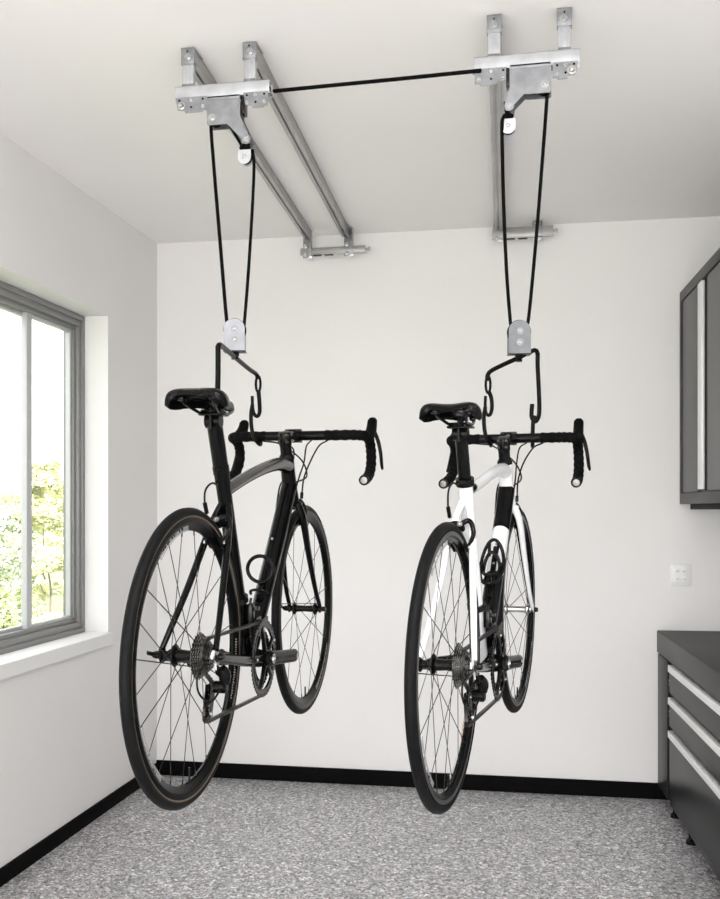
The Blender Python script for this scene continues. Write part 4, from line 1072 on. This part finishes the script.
    # bottle cage
    axd = (V(dt[3]) - V(dt[0])).normalized(); nrm = V((-0.70, 0, 0.70)); nrm = (nrm - axd * nrm.dot(axd)).normalized()
    if nrm.z < 0: nrm = -nrm
    o3 = V(dt[0]).lerp(V(dt[3]), style['cage_t']) + nrm * 0.028
    def cg(u_, v_, w_): return o3 + axd * u_ + nrm * v_ + V((0, w_, 0))
    bm = nb()
    if style['cage'] == 'loop':
        box(bm, (-0.006, -0.055, -0.003), (0.006, 0.075, 0.003), 0.002, Matrix((V((0, 1, 0)), axd, nrm)).transposed().to_4x4())
        for v in bm.verts: v.co += o3
        bc = part('bottle_cage', bm, 'black')
        bm = nb(); P = [cg(0.026 * math.cos(a), 0.034 - 0.026 * math.cos(a), 0.038 * math.sin(a)) for a in [2 * PI * k / 32 for k in range(32)]]
        sweep(bm, P, 0.0054, 10, closed=True); obj('cage_loop', bm, 'black', bc, 60)
        bm = nb(); sweep(bm, cr([tuple(cg(0.060, 0.0, -0.024)), tuple(cg(0.062, 0.016, -0.020)), tuple(cg(0.062, 0.022, 0.0)), tuple(cg(0.062, 0.016, 0.020)), tuple(cg(0.060, 0.0, 0.024))], 6), 0.0040, 10); obj('cage_arm', bm, 'black', bc, 60)
    else:
        box(bm, (-0.008, -0.085, -0.003), (0.008, 0.095, 0.003), 0.002, Matrix((V((0, 1, 0)), axd, nrm)).transposed().to_4x4())
        for v in bm.verts: v.co += o3
        bc = part('bottle_cage', bm, 'black')
        for (du, ra_, rl_, dv) in ((0.0, 0.078, 0.033, 0.030), (0.008, 0.040, 0.023, 0.030)):
            bm = nb(); P = [cg(du + ra_ * math.cos(a), dv + 0.012 * math.cos(2 * a), rl_ * math.sin(a)) for a in [2 * PI * k / 36 for k in range(36)]]
            sweep(bm, P, 0.0052, 10, closed=True); obj('cage_loop', bm, 'black', bc, 60)
        for a in (R(25), R(-25), R(90), R(-90), R(155), R(-155)):
            bm = nb(); tube(bm, cg(0.008 + 0.040 * math.cos(a), 0.030, 0.023 * math.sin(a)), cg(0.078 * math.cos(a), 0.032, 0.033 * math.sin(a)), 0.0048, 8); obj('cage_arm', bm, 'black', bc, 60)
    return root

black = dict(frame='carbon', rimdeep=0.030, track='rim', tan=True, orange=False, hub_f='black', radial=False,
             seat_top=(0.216, 0, 0.425), stay_top=(0.248, 0.345), sad_h=0.053, hwd=0.218, ttp=[(0.792, 0, 0.455), (0.69, 0, 0.457), (0.54, 0, 0.437), (0.38, 0, 0.406), (0.238, 0, 0.372)], clamp=(0.165, 0, 0.552), dt=[(0.024, 0.028), (0.025, 0.028), (0.024, 0.027), (0.024, 0.024)],
             tt=[(0.021, 0.024), (0.020, 0.019), (0.017, 0.016), (0.016, 0.015), (0.014, 0.015)], tt_over='grey_finish', dt_over=False,
             stay=0.0085, seat_stay_m='carbon', chain_stay_m='carbon', stem_h=0.062, bar=(0.862, 0, 0.552), bar_off=-0.006,
             fork_m='carbon', fork_in=False, post=(0.0190, 0.0215), dip=0.002, notch=False, rail_m='steel_dark', saddle_edge=True,
             ring_bright=False, crank_a=R(-6), crank_l=0.184, cage_x=-0.005, cage_z=-0.128, collar=(0.0205, 0.0230), tube_top=(0.0185, 0.0210), cage='loop', cage_t=0.62)
white = dict(frame='white_paint', rimdeep=0.024, track='rim_alu', tan=False, orange=True, hub_f='steel', radial=True,
             seat_top=(0.215, 0, 0.425), stay_top=(0.222, 0.375), sad_h=0.058, hwd=0.200, ttp=[(0.792, 0, 0.455), (0.69, 0, 0.458), (0.54, 0, 0.444), (0.38, 0, 0.420), (0.217, 0, 0.400)], clamp=(0.170, 0, 0.556), dt=[(0.023, 0.027), (0.025, 0.0275), (0.025, 0.0275), (0.024, 0.024)],
             tt=[(0.021, 0.024), (0.020, 0.018), (0.017, 0.015), (0.016, 0.014), (0.014, 0.014)], tt_over=None, dt_over=True,
             stay=0.0088, seat_stay_m='white_paint', chain_stay_m='carbon', stem_h=0.062, bar=(0.862, 0, 0.557), bar_off=-0.004,
             fork_m='white_paint', fork_in=True, post=(0.0160, 0.0165), dip=0.009, notch=False, rail_m='black', saddle_edge=False,
             ring_bright=False, crank_a=R(-8), crank_l=0.158, cage_x=0.020, cage_z=-0.125, collar=(0.0235, 0.0240), tube_top=(0.0190, 0.0205), cage='rings', cage_t=0.55)
bicycle((-0.7657, 2.1312, -0.3326, R(2.31), R(0.55), R(0.06)), 1.0, black, 'black road bicycle with drop handlebar, hanging on the left nearest the window')
bicycle((-0.1960, 2.3099, -0.3662, R(8.54), R(2.11), R(0.08)), 0.97, white, 'white and black road bicycle hanging on the right by its handlebar')
